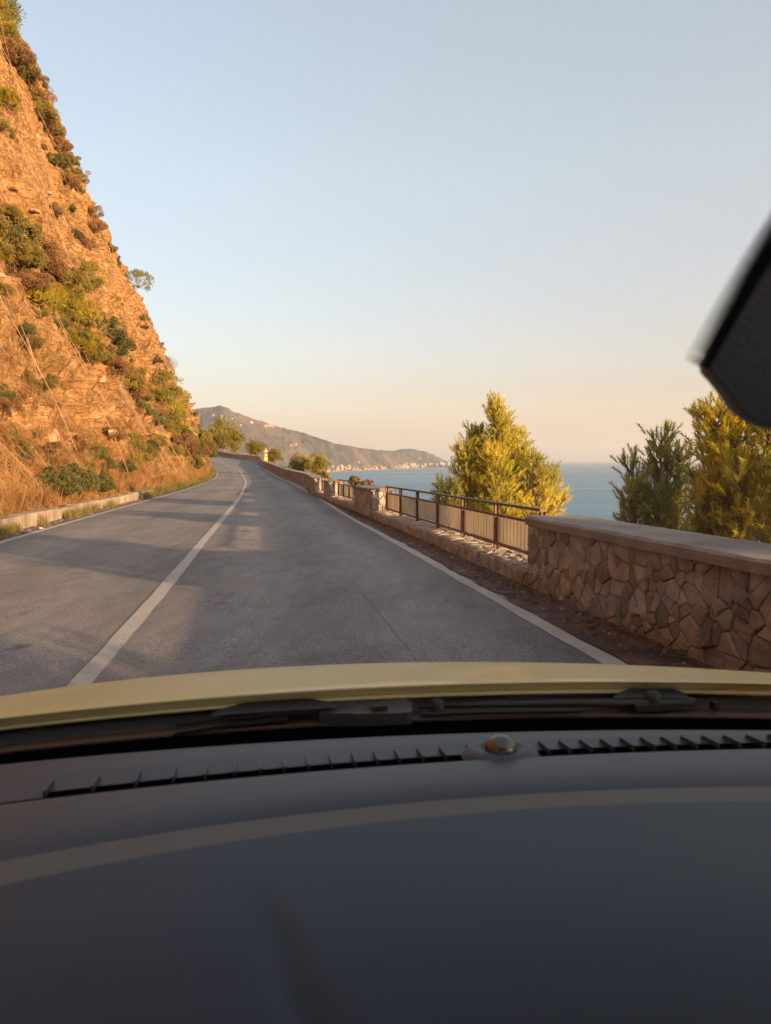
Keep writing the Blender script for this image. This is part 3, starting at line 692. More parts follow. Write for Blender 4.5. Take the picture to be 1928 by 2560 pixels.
# two pines further back along the same wall, which shade the car and the right lane
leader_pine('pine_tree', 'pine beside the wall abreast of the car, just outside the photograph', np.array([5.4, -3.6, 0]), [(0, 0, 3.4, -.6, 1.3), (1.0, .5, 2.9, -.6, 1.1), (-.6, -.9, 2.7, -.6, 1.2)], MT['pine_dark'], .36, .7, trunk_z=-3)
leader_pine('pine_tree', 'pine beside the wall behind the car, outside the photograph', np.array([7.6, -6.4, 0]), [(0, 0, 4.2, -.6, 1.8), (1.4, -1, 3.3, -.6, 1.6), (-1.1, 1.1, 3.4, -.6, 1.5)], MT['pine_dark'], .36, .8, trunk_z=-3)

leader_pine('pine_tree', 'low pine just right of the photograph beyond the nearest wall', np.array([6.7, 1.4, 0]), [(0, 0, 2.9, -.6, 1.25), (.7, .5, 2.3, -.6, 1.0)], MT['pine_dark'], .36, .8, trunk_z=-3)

# --- far pines beyond the bends
def far_pine(label, x0, x1, top, bot, y, n, rc, m, seed, trunk_d=None):
    cx = dX((x0+x1)/2, y); W = (x1-x0)/2/1599*y; zt = dZ(top, y); zb = dZ(bot, y); H = zt-zb
    cl = ball_clumps(n, W-rc*.5, H*.5-rc*.3, rc, H*.55, .9, seed)
    b = -2.5
    tk = [(0, 0, b), (.1, 0, b*.5), (W*.08, 0, H*.12)] if trunk_d is None else trunk_d
    return clump_tree('pine_tree', label, np.array([cx, y, zb]), cl, m, rc*.62, tk, group='pines beyond the far walls', per=46)
far_pine('large dark crowned pine beside the left warning sign, at the far bend', 450, 515, 912, 975, 190, 46, 1.15, MT['pine_mid'], 1)
far_pine('lighter pine leaning right of the large dark crowned pine at the far bend', 490, 530, 938, 980, 180, 22, 1.0, MT['pine_mid'], 2)
far_pine('round pine behind the lay-by wall, between large pine and speed sign', 533, 575, 955, 988, 150, 26, .72, MT['pine_mid'], 3)
far_pine('pine immediately right of the speed limit sign', 577, 609, 974, 1008, 112, 26, .45, MT['pine_mid'], 4)
far_pine('broad low pine with pale forked trunks above the long stone wall', 625, 672, 986, 1030, 66, 26, .36, MT['pine_mid'], 5)
far_pine('taller half of the broad pine above the long stone wall', 662, 712, 984, 1032, 64, 30, .38, MT['pine_mid'], 6)
def small_bush(nm, label, px, py, y, rpx, m, seed):
    rr_ = rpx/1599*y
    return clump_tree(nm, label, np.array([dX(px, y), y, dZ(py, y)-rr_*.6]), ball_clumps(9, rr_*.8, rr_*.8, rr_*.45, rr_*.5, .6, seed), m, rr_*.34, [(0, 0, -1.2), (0, 0, .1)], 'bush', None, 26, None, True)
small_bush('bush', 'dry bush showing over the second fence, left one', 766, 1042, 27, 15, MT['shrub_olive'], 11)
small_bush('bush', 'dry grey bush showing over the second fence, right one', 795, 1047, 24, 12, MT['shrub_rust'], 12)
small_bush('bush', 'pale bush on the slope below the broad low pine', 700, 1032, 55, 16, MT['shrub_olive'], 13)

# --- plants on the cliff
PROTO = {}
def ragged(n, seed):
    g = np.random.default_rng(seed); o = []; p = np.zeros(3)
    for i in range(n):
        a = g.uniform(0, 6.28); q = g.uniform(0, 1)**.6; o.append((math.cos(a)*q*.95, math.sin(a)*q*.8, -.25+g.uniform(0, 1)**1.3*.95*(1.05-q*.5), g.uniform(.16, .36)))
    return o
def proto(k):
    if k in PROTO: return PROTO[k]
    z = np.zeros(3)
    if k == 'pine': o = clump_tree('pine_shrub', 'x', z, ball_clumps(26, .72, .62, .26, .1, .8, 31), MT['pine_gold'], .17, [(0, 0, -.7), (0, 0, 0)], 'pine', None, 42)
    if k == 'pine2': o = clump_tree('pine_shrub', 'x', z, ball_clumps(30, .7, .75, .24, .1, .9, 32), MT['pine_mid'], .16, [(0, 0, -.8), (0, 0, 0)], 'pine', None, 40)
    for b_, m_n, ls_, sd in (('olive', 'shrub_olive', .075, 40), ('dark', 'shrub_dark', .075, 50), ('rust', 'shrub_rust', .06, 60)):
        if k.startswith(b_): o = clump_tree('shrub', 'x', z, ragged(24+int(k[-1])*4, sd+int(k[-1])), MT[m_n], ls_, [(0, 0, -.5), (0, 0, 0)], 'shrub', None, 105, None, True)
    if k == 'umbrella': o = clump_tree('umbrella_pine', 'x', z, [(math.cos(a)*q, math.sin(a)*q, .55+.42*math.cos(q*1.3)-.1*(q > .7)+h*.1, .2) for q, ks in ((.15, 3), (.5, 6), (.85, 9)) for h in (0, ) for a in [i*6.28/ks+q for i in range(ks)]]+[(.8, 0, .2, .16), (.6, .4, .1, .14), (.5, -.5, .15, .14)],
                     MT['pine_dark'], .15, [(-.6, 0, -1.1), (-.35, 0, -.7), (-.1, 0, -.2), (0, 0, .1)], 'pine', None, 34)
    if k == 'conifer': o = clump_tree('cypress', 'x', z, [(.0+.1*math.sin(i*2), .1*math.cos(i*2), -.8+i*.28, .42-.045*i) for i in range(7)], MT['shrub_dark'], .12, [(0, 0, -1.2), (0, 0, .6)], 'conifer', None, 60, None, True)
    if k == 'bare':
        o = thing('bare_shrub', 'x', 'shrub', z); mb = MB()
        for i in range(46):
            a = random.uniform(0, 6.28); e = random.uniform(.1, 1.2); d = np.array([math.cos(a)*math.cos(e), math.sin(a)*math.cos(e), math.sin(e)])
            p0 = np.array([0, 0, -.5]); p1 = p0+d*.6+rng.normal(0, .05, 3); p2 = p1+d*.6+np.array([0, 0, .15])+rng.normal(0, .1, 3)
            mb.tube([p0, p1, p2], [.03, .015, .006], 4)
            for j in range(5): q = p1+(p2-p1)*random.random(); mb.tube([q, q+rng.normal(0, .14, 3)+d*.12, q+rng.normal(0, .12, 3)+d*.34], [.008, .006, .003], 3)
        mb.build('twigs', MT['twig'], o)
    PROTO[k] = [o, False]; return PROTO[k]
def cliff_plant(k, px, py, rpx, label, group=None, out=.25, sz=1.):
    """px, py, rpx at the scale of the downsized photograph"""
    p, _ = cliff_hit(px*1.1573, py*1.1573)
    if p is None: return
    if k in ('olive', 'dark', 'rust'): k += str(random.randrange(3))
    sc = rpx/1599*p[1]*(1.35 if k[-1] in '012' else 1.2); loc = p+np.array([.8, -.3, .3])*sc*out
    q = proto(k); rz = random.uniform(0, 6.28) if k not in ('umbrella',) else .3
    if not q[1]:
        q[1] = True; o = q[0]; o.location = loc; o.rotation_euler = (0, 0, rz); o.scale = (sc, sc, sc); o['label'] = label
        if group: o['group'] = group
    else: dup(q[0], loc, rz, sc, label, group)
CL = [
 ('pine', 75, 655, 44, 'bright yellow green pine clump, upper left of the three on mid cliff'), ('pine', 120, 672, 46, 'bright yellow green pine clump, middle of the three on mid cliff'),
 ('pine', 170, 690, 42, 'bright yellow green pine clump, right of the three on mid cliff'), ('pine', 165, 752, 34, 'lowest bright yellow green pine clump on mid cliff'),
 ('pine2', 140, 720, 36, 'shaded pine growth beneath the bright yellow pine clumps'),
 ('pine2', 2, 30, 34, 'golden pine in the top left corner'), ('pine2', 8, 75, 26, 'lower bough of the golden pine in the top left corner'),
 ('pine', 4, 228, 32, 'vivid yellow pine bush at the left edge below the cliff rim'),
 ('rust', 22, 130, 34, 'russet bush on the rim under the top left pine'), ('olive', 55, 165, 30, 'golden olive bush on the cliff rim, second below the corner pine'),
 ('rust', 78, 212, 24, 'russet bush on the cliff rim, third below the corner pine'), ('olive', 88, 250, 24, 'olive bush on the cliff rim beside the straight rock edge'),
 ('olive', 105, 285, 22, 'olive bush halfway along the bushy rim'), ('rust', 118, 320, 24, 'russet bush below halfway along the bushy rim'), ('dark', 118, 355, 20, 'dark green bush at the lower end of the bushy rim'),
 ('olive', 146, 348, 18, 'small round topped tree standing out from the rim'), ('dark', 160, 378, 12, 'small dark bush hanging below the round topped rim tree'),
 ('rust', 138, 392, 20, 'russet bush on bare rock below the bushy rim'), ('rust', 195, 462, 17, 'russet bush on the rim beside the long bare slope'), ('rust', 205, 492, 18, 'larger russet bush on the rim, below another'),
 ('dark', 150, 452, 11, 'small dark bush on the bare cliff face, upper one'), ('dark', 162, 512, 12, 'small dark bush on the bare cliff face, lower one'), ('rust', 185, 530, 16, 'russet bush on the bare cliff face right of a dark one'),
 ('olive', 10, 500, 46, 'big olive bush at the left edge, mid height'), ('olive', 35, 560, 44, 'big olive bush right of and below the one at left edge'), ('pine', 2, 560, 20, 'yellow pine tip at the left edge, mid height'),
 ('rust', 75, 545, 34, 'reddish bare branched bush above the yellow pine clumps'), ('rust', 105, 590, 36, 'brown bush directly above the yellow pine clumps'), ('olive', 135, 600, 30, 'olive bush above the yellow pine clumps'),
 ('pine2', 185, 612, 30, 'sparse golden pine on the edge of the bare slope'), ('pine2', 150, 632, 26, 'sparse golden pine left of another by the bare slope'), ('rust', 60, 610, 34, 'brown bush with a visible trunk left of the yellow pines'),
 ('dark', 215, 712, 34, 'dark green bush right of the yellow pine clumps'), ('dark', 240, 752, 34, 'dark green bush below and right of the yellow pine clumps'), ('olive', 205, 770, 30, 'olive bush under the lowest yellow pine clump'),
 ('rust', 245, 800, 28, 'russet bush on the spur, upper of two'), ('olive', 270, 830, 28, 'olive bush on the spur beside the big roadside pine'), ('rust', 285, 850, 26, 'russet bush on the spur, lower of two'), ('dark', 300, 860, 18, 'dark bush touching the big roadside pine'),
 ('dark', 45, 715, 20, 'dark bush on the net left of the yellow pines'), ('olive', 55, 740, 26, 'olive bush on the net below the yellow pines'),
 ('conifer', 254, 572, 14, 'small dark conifer on the bare skyline'), ('umbrella', 292, 627, 27, 'lone umbrella pine leaning out from the cliff skyline'), ('dark', 306, 690, 10, 'dark bush on skyline below the lone umbrella pine'), ('dark', 311, 706, 8, 'smaller dark bush on skyline below the lone umbrella pine'),
 ('dark', 332, 778, 14, 'dark bush beside the bare grey shrub on the skyline'), ('bare', 355, 790, 18, 'bare grey shrub standing on the cliff skyline'), ('dark', 358, 815, 9, 'flat dark bush between bare shrub and roadside pine'),
 ('pine2', 350, 850, 34, 'top of the tall roadside pine on the cliff spur'), ('pine2', 375, 880, 30, 'right side of the tall roadside pine on the cliff spur'), ('pine2', 345, 895, 34, 'middle of the tall roadside pine on the cliff spur'), ('pine2', 368, 925, 30, 'lowest boughs of the tall roadside pine on the cliff spur'),
 ('olive', 325, 955, 24, 'olive bush under the tall roadside pine'), ('olive', 285, 960, 26, 'light olive bush in dry grass left of the roadside pine'), ('olive', 300, 985, 24, 'olive bush in dry grass above the verge'),
 ('dark', 210, 985, 20, 'bright green leafy bush alone in dry grass'), ('dark', 225, 1005, 16, 'lower half of the green bush alone in dry grass'), ('dark', 150, 1045, 40, 'dark green bush just above the kerb, right one'), ('dark', 112, 1055, 42, 'dark green bush just above the kerb, left one'), ('dark', 200, 1050, 34, 'dark bush in the shadow above the kerb end'),
 ('olive', 95, 1020, 24, 'olive bush on the lower net above the dark kerb bushes'), ('rust', 5, 880, 26, 'russet bush at the left edge on the lower net'), ('dark', 5, 850, 20, 'dark bush at the left edge on the lower net'),
 ('olive', 420, 930, 16, 'olive bush on the spur beyond the roadside pine'), ('olive', 432, 950, 18, 'larger olive bush on the spur beyond the roadside pine'), ('dark', 445, 965, 16, 'dark bush at the tip of the spur beside the road'), ('rust', 425, 975, 18, 'russet bush near the tip of the spur'),
 ('dark', 448, 985, 14, 'low green bush at the spur tip beside the far road'), ('olive', 400, 950, 20, 'olive bush right below the tall roadside pine'), ('rust', 395, 975, 20, 'russet bush above the green verge'), ('olive', 370, 975, 20, 'olive bush above the green verge'),
 ('olive', 178, 1010, 20, 'olive bush left of the bright green one in dry grass'), ('rust', 245, 940, 22, 'russet bush in dry grass left of the light olive one'), ('rust', 160, 960, 24, 'russet bush on the net above the kerb bushes')]
for k, px, py, rp, lb in CL: cliff_plant(k, px, py, rp, lb, 'plants on the cliff')
rs = random.Random(5)
def band(P, n_, w_, r0_, r1_, kinds, label, group):
    P = np.array(P, float); S_ = np.concatenate([[0], np.cumsum(np.hypot(*np.diff(P, axis=0).T))])
    for _ in range(n_):
        q_ = rs.uniform(0, S_[-1]); x_ = np.interp(q_, S_, P[:, 0])+rs.gauss(0, w_); y_ = np.interp(q_, S_, P[:, 1])+rs.gauss(0, w_)
        k_ = rs.choice(kinds); cliff_plant(k_, x_, y_, rs.uniform(r0_, r1_), {'olive': 'olive', 'rust': 'russet', 'dark': 'dark green'}[k_]+' '+label, group)
band([(50, 590), (150, 690), (230, 760), (300, 860), (420, 985)], 34, 14, 12, 24, ['olive', 'olive', 'rust', 'dark'], 'scrub bush in the diagonal band crossing mid cliff', 'scrub in the diagonal band')
band([(15, 105), (70, 190), (120, 320), (168, 400)], 20, 6, 11, 20, ['olive', 'rust', 'olive'], 'scrub bush along the bushy upper rim', 'scrub on the upper rim')
band([(20, 960), (120, 990), (250, 1000), (380, 985)], 30, 30, 10, 22, ['olive', 'olive', 'rust', 'dark'], 'low scrub bush among dry grass above the kerb', 'scrub above the kerb')
band([(0, 470), (40, 540), (0, 620)], 12, 16, 16, 30, ['olive', 'dark', 'olive'], 'scrub bush in the dense thicket at the left edge', 'scrub at the left edge')
for i in range(75):
    h = rs.uniform(2, 44); yv = rs.uniform(14, 84)
    p = cpt(np.array(yv), np.array(h)); k = rs.choices(['rust', 'olive', 'dark'], [5, 4, 1])[0]; sc = rs.uniform(.3, .8)
    q = proto(k+str(rs.randrange(3))); zone = 'low' if h < 8 else 'halfway up' if h < 22 else 'high'
    lb = {'rust': 'small russet bush', 'olive': 'small olive bush', 'dark': 'small dark green bush'}[k]+f' {zone} on the bare netted rock face'
    dup(q[0], p+np.array([.2, 0, .1])*sc, rs.uniform(0, 6), sc, lb, 'small bushes on the rock face')

# grass
def grass(name, P, A, S, m, parent=None):
    V, F = scatter(BL[0], BL[1], P, A, S); o = M(name, V, F, m, parent); o['kind'] = 'stuff'; return o
n = 42000
yy = rng.uniform(7, 86, n)**1.0; hh = np.abs(rng.normal(0, 1, n))*4.2+.05
dn = fbm(np.stack([yy/3.5, hh/2.5, yy*0], -1), 3, 40)
kp = (dn > .02+.04*hh) | (hh < .9); yy, hh = yy[kp], hh[kp]
P = cpt(yy, hh, -.02); A = np.stack([rng.normal(.25, .45, len(P)), rng.normal(-.05, .45, len(P)), rng.uniform(.7, 1.1, len(P))], -1)
grass('dry_grass', P, A, rng.uniform(.16, .52, len(P)), MT['grass_dry'])
n = 16000; yy = rng.uniform(8, 86, n); hh = np.abs(rng.normal(0, 1, n))*6+.1; dn = fbm(np.stack([yy/2.6, hh/2.2, yy*0], -1), 3, 46); kp = dn > .12; yy, hh = yy[kp], hh[kp]
P = cpt(yy, hh, -.02); A = np.stack([rng.normal(.4, .35, len(P)), rng.normal(-.1, .35, len(P)), rng.uniform(.6, 1., len(P))], -1)
grass('olive_weeds', P, A, rng.uniform(.15, .42, len(P)), MT['grass_olive'])
n = 9000; yy = rng.uniform(10, 80, n); hh = rng.uniform(8, 46, n); dn = fbm(np.stack([yy/4, hh/4, yy*0], -1), 3, 41); kp = dn > .25; yy, hh = yy[kp], hh[kp]
P = cpt(yy, hh, -.02); A = np.stack([rng.normal(.5, .3, len(P)), rng.normal(-.1, .3, len(P)), rng.uniform(.5, 1., len(P))], -1)
grass('ledge_grass', P, A, rng.uniform(.2, .55, len(P)), MT['grass_dry'])
n = 9000; yy = rng.uniform(27, 84, n); t = rng.uniform(0, 1, n); xx = LX(yy)-.22-.9*t+.1*rng.normal(0, 1, n)
kp = (fbm(np.stack([yy/2, t*2, yy*0], -1), 2, 42) > -.35)&(xx < LX(yy)-.16); yy, xx = yy[kp], xx[kp]
P = np.stack([xx, yy, zr(yy)], -1); A = np.stack([rng.normal(.15, .3, len(P)), rng.normal(0, .3, len(P)), np.ones(len(P))], -1)
grass('green_verge_grass', P, A, rng.uniform(.15, .38, len(P)), MT['grass_green'])
n = 1400; yy = rng.uniform(4, 31, n); kp = fbm(np.stack([yy/1.1, yy*0, yy*0], -1), 3, 43) > .15; yy = yy[kp]; xx = LX(yy)-.40+np.abs(rng.normal(0, .07, len(yy)))
P = np.stack([xx, yy, zr(yy)], -1); A = np.stack([rng.normal(.1, .3, len(P)), rng.normal(0, .3, len(P)), np.ones(len(P))], -1)
grass('kerb_grass', P, A, rng.uniform(.12, .30, len(P)), MT['grass_green'])
n = 500; yy = rng.uniform(3, 40, n); xx = WX(yy)-.05-np.abs(rng.normal(0, .05, n))
grass('wall_foot_grass', np.stack([xx, yy, zr(yy)], -1), np.stack([rng.normal(-.3, .3, n), rng.normal(0, .3, n), np.ones(n)], -1), rng.uniform(.04, .13, n), MT['grass_dry'])
# needle litter and pebbles
MT['litter'] = mat('pine_litter', (.17, .09, .055), .9, island=.5)
n = 9000; yy = rng.uniform(1, 30, n); t = rng.beta(2.2, 1.3, n); xx = RX(yy)+.10+(WX(yy)-RX(yy)-.12)*t
T = (np.array([(-.5, -.06, 0), (.5, -.06, .0), (.5, .06, .08), (-.5, .06, .08)]), np.array([(0, 1, 2, 3)]))
V, F = scatter(T[0], T[1], np.stack([xx, yy, zr(yy)+.02], -1), np.stack([rng.normal(0, .35, n), rng.normal(0, .35, n), np.ones(n)], -1), rng.uniform(.02, .06, n))
M('pine_litter', V, F, MT['litter'])['kind'] = 'stuff'
MT['pebble'] = mat('pebble', (.35, .29, .24), .9, island=.4)
n = 900; yy = rng.uniform(1, 30, n); side = rng.random(n) < .5; xx = np.where(side, RX(yy)+.1+(WX(yy)-RX(yy)-.1)*rng.random(n), LX(yy)-.14-.3*rng.random(n))
T = (np.array([(-.5, -.4, 0), (.5, -.5, 0), (.4, .5, 0), (-.5, .4, 0), (-.2, -.2, .5), (.3, .1, .45)]), np.array([(0, 1, 4), (1, 5, 4), (1, 2, 5), (2, 3, 5), (3, 4, 5), (3, 0, 4)]))
V, F = scatter(T[0], T[1], np.stack([xx, yy, zr(yy)+.012], -1), np.tile([0, 0, 1.], (n, 1)), rng.uniform(.01, .035, n))
M('pebbles', V, F, MT['pebble'])['kind'] = 'stuff'
# wrapper by the kerb
MT['purple'] = mat('purple_foil', (.42, .22, .45), .35)
mb = MB(); V = []
for i in range(7):
    for j in range(4): V.append((i*.03-.09+random.uniform(-.008, .008), j*.03-.045+random.uniform(-.008, .008), .02+random.uniform(0, .035)))
g_ = hitz(66, 1331, -.08)
wr = MB(); wr.add(np.array(V)+g_, [tuple(f) for f in grid_faces(7, 4)]); o = wr.build('candy_wrapper', MT['purple'])
tag(o, 'crumpled purple wrapper lying by the left kerb', 'litter')
for i, (px, py, lb) in enumerate([(95, 1325, 'white scrap of paper right of the purple wrapper by the kerb'), (222, 1288, 'pale scrap of litter by the far end of the kerb grass')]):
    V = [(a*.035+random.uniform(-.01, .01), b*.03+random.uniform(-.01, .01), .02+random.uniform(0, .03)) for a in range(4) for b in range(3)]
    MT['paper'] = MT.get('paper') or mat('scrap_paper', (.7, .66, .62), .8)
    tag(M('paper_scrap', np.array(V)+hitz(px, py, -.08), [tuple(f) for f in grid_faces(4, 3)], MT['paper']), lb, 'litter')

# ------------------------------------------------------------------ stone walls
def clip_poly(poly, n, d):
    out = []
    for i in range(len(poly)):
        a, b = poly[i], poly[(i+1) % len(poly)]; da = a@n-d; db = b@n-d
        if da <= 0: out.append(a)
        if (da < 0) != (db < 0) and abs(da-db) > 1e-9: out.append(a+(b-a)*(da/(da-db)))
    return out
def voronoi(s0, s1, h0, h1, cs, ch_, gap, r):
    pts = []; ns = max(1, round((s1-s0)/cs)); nh = max(1, round((h1-h0)/ch_))
    for j in range(nh):
        for i in range(ns):
            if r.random() < .16: continue
            pts.append((s0+(s1-s0)*(i+.5+.5*(j % 2-.5)+r.uniform(-.42, .42))/ns, h0+(h1-h0)*(j+.5+r.uniform(-.38, .38))/nh))
    pts = np.array(pts); out = []; wts = {tuple(q): r.uniform(-.03, .03) for q in pts}
    for p in pts:
        poly = [np.array(q) for q in ((s0, h0), (s1, h0), (s1, h1), (s0, h1))]
        dd_ = np.abs(pts-p); near = pts[(dd_[:, 0] < cs*3.2) & (dd_[:, 1] < ch_*3.2)]
        for q in near:
            v = q-p; L = np.hypot(*v)
            if L < 1e-6: continue
            poly = clip_poly(poly, v/L, (p+q)@v/L/2-gap/2+max(-.3*L, min(.3*L, (wts[tuple(p)]-wts[tuple(q)])*.7)))
            if len(poly) < 3: break
        if len(poly) >= 3:
            poly = np.array(poly); keep = [k for k in range(len(poly)) if np.hypot(*(poly[k]-poly[k-1])) > .008]
            poly = poly[keep]
            if len(poly) >= 3: out.append(poly)
    return out
def stone_mesh(poly, fn, depth, r):
    """poly in (s, h); fn(s, h, out) -> world"""
    c = poly.mean(0); k = len(poly); tilt = r.uniform(-.25, .25), r.uniform(-.25, .25)
    V = [fn(p[0], p[1], -.03) for p in poly]
    mid = [c+(p-c)*.96 for p in poly]; V += [fn(p[0], p[1], depth*.72) for p in mid]
    inn = [c+(p-c)*r.uniform(.62, .80) for p in poly]; V += [fn(p[0], p[1], depth*(1+r.uniform(-.12, .12))+(p-c)@np.array(tilt)*.4) for p in inn]
    F = [(i, (i+1) % k, k+(i+1) % k, k+i) for i in range(k)]+[(k+i, k+(i+1) % k, 2*k+(i+1) % k, 2*k+i) for i in range(k)]+[tuple(range(2*k, 3*k))]
    return V, F
class Path:
    def __init__(s, P):
        s.P = np.array(P, float); d = np.diff(s.P[:, :2], axis=0); s.S = np.concatenate([[0], np.cumsum(np.hypot(*d.T))]); s.L = s.S[-1]
    def xy(s, q): return np.array([np.interp(q, s.S, s.P[:, 0]), np.interp(q, s.S, s.P[:, 1])])
    def nr(s, q):
        a = s.xy(max(0, q-.3)); b = s.xy(min(s.L, q+.3)); t = (b-a)/np.hypot(*(b-a)); return np.array([-t[1], t[0]])   # towards the road (left of travel)
    def pt(s, q, h, out):
        p = s.xy(q)+s.nr(q)*out; return np.array([p[0], p[1], float(zr(s.xy(q)[1]))+h])
def wall_path(y0, y1, st=.5):
    yy = np.arange(y0, y1+1e-6, (y1-y0)/max(1, round((y1-y0)/st))); return Path(np.stack([WX(yy), yy], -1))
def stone_wall(name, label, path, h, th, cap=.08, cs=.19, chh=.17, ends=(True, True), stones=300, top_stones=False, start_y=None, mt='stone', seed=1, group='roadside stone walls', capm='coping', far=False):
    r = random.Random(seed); p0 = path.pt(path.L/2, 0, -th/2); root = thing(name, label, 'wall', p0, group)
    n = max(2, int(path.L/.5)+1); S = np.linspace(0, path.L, n)
    hb = h-cap if cap else h-.03
    V = []; F = []
    for q in S: V += [path.pt(q, -.4, -.006), path.pt(q, hb, -.006), path.pt(q, hb, -th), path.pt(q, -1.2, -th)]
    F = [(i*4+j, i*4+j+1, (i+1)*4+j+1, (i+1)*4+j) for i in range(n-1) for j in range(3)]+[(3, 2, 1, 0), tuple(4*(n-1)+j for j in range(4))]
    M('core', V, F, MT['mortar'], root)
    if cap:
        # cast slabs, joint every few metres, ragged front edge
        q0 = -.04; ends_ = []
        while q0 < path.L+.04:
            q1 = min(q0+r.uniform(2.2, 3.2) if not far else q0+12, path.L+.04)
            if path.L+.04-q1 < .8: q1 = path.L+.04
            m_ = max(3, int((q1-q0)/.16 if not far else (q1-q0)/2)); V = []
            for q in np.linspace(q0+.003, q1-.003, m_):
                e = r.uniform(-.012, .012); qq = min(max(q, 0), path.L); ext = q-qq
                tdir = np.array([path.nr(qq)[1], -path.nr(qq)[0], 0])*ext
                for (o, z) in ((.05+e, h-cap), (.055+e, h-.02), (.03+e, h+r.uniform(-.004, .004)), (-th*.35, h+.006), (-th*.7, h+r.uniform(-.003, .006)), (-th-.03, h), (-th-.05, h-.02), (-th-.05, h-cap)):
                    V.append(path.pt(qq, z, o)+tdir)
            F = [(i*8+j, i*8+(j+1) % 8, (i+1)*8+(j+1) % 8, (i+1)*8+j) for i in range(m_-1) for j in range(8)]+[tuple(range(8))[::-1], tuple((m_-1)*8+j for j in range(8))]
            M('coping_slab', V, F, MT[capm], root); q0 = q1
            if q0 >= path.L+.04: break
    jobs = []
    for poly in voronoi(0, path.L, -.05, hb-.004, cs, chh, .003, r):
        jobs.append((poly, lambda s, hh_, o: path.pt(s, hh_, o), r.uniform(.008, .030)))
    def endfn(q, sg):
        nrm_ = path.nr(q); t = np.array([nrm_[1], -nrm_[0]])*sg
        return lambda s, hh_, o: np.array([*(path.xy(q)-nrm_*s+t*(o*1.0)), float(zr(path.xy(q)[1]))+hh_])
    for e, q, sg in ((ends[0], 0, -1), (ends[1], path.L, 1)):
        if e:
            for poly in voronoi(0, th, .0 if hb > .3 else 0, hb-.004, cs*.9, chh, .013, r): jobs.append((poly, endfn(q, sg), r.uniform(.015, .035)))
    if top_stones:
        for poly in voronoi(0, path.L, .0, th-.02, cs*1.15, cs*.75, .016, r):
            jobs.append((poly, lambda s, v, o: path.pt(s, hb-.01+o*.8, -v), r.uniform(.03, .05)))
    jobs.sort(key=lambda j: np.hypot(*(j[1](*j[0].mean(0), 0)[:2])) if True else 0)
    rest = MB()
    for i, (poly, fn, dp) in enumerate(jobs):
        V, F = stone_mesh(poly, fn, dp, r)
        if i < stones: M('stone', V, F, MT[mt], root)
        else: rest.add(V, F)
    if rest.n: rest.build('stone_facing', MT[mt], root)['kind'] = 'stuff'
    return root
stone_wall('stone_wall', 'tall mortared stone wall with concrete coping, nearest, right of the road', wall_path(-9, 7.5), .735, .52, .085, .125, .105, stones=290, seed=3)
stone_wall('low_stone_wall', 'knee high rubble wall carrying the nearest fence, flat stones on top', wall_path(7.54, 17.16), .21, .42, 0, .17, .12, (False, False), 290, True, mt='stone_grey', seed=4, group='low walls under the fences')
stone_wall('stone_wall', 'short capped stone pier between the nearest and second fence', wall_path(17.2, 20.3), .72, .50, .07, .2, .17, seed=5)
stone_wall('low_stone_wall', 'low rubble wall carrying the second fence between two piers', wall_path(20.34, 25.56), .21, .42, 0, .18, .12, (False, False), 200, True, mt='stone_grey', seed=6, group='low walls under the fences')
stone_wall('stone_wall', 'smallest capped stone pier, between the second and third fence', wall_path(25.6, 27.2), .72, .50, .07, .22, .17, stones=60, seed=7)
stone_wall('low_stone_wall', 'low rubble wall carrying the third and farthest fence', wall_path(27.24, 30.96), .21, .42, 0, .2, .12, (False, False), 60, True, mt='stone_grey', seed=8, group='low walls under the fences')
stone_wall('stone_wall', 'long stone wall curving from the last fence to the speed limit sign', wall_path(31, 89, .9), .72, .5, .07, .26, .2, stones=240, seed=9)
lp = Path(LAYBY[:5]); stone_wall('stone_wall', 'brown wall round the back of the lay-by', Path([(p[0]-.02, p[1]+.06) for p in LAYBY[:1]]+LAYBY[1:4]+[(-28.62, 139.0)]), .74, .5, .09, .6, .3, ends=(True, False), stones=0, seed=10, far=True)
stone_wall('stone_wall', 'farthest wall, pale capped, climbing left past the lay-by to the bend', Path([(-28.66, 139.1)]+LAYBY[5:]), .74, .5, .09, .7, .35, ends=(False, True), stones=0, seed=11, far=True)

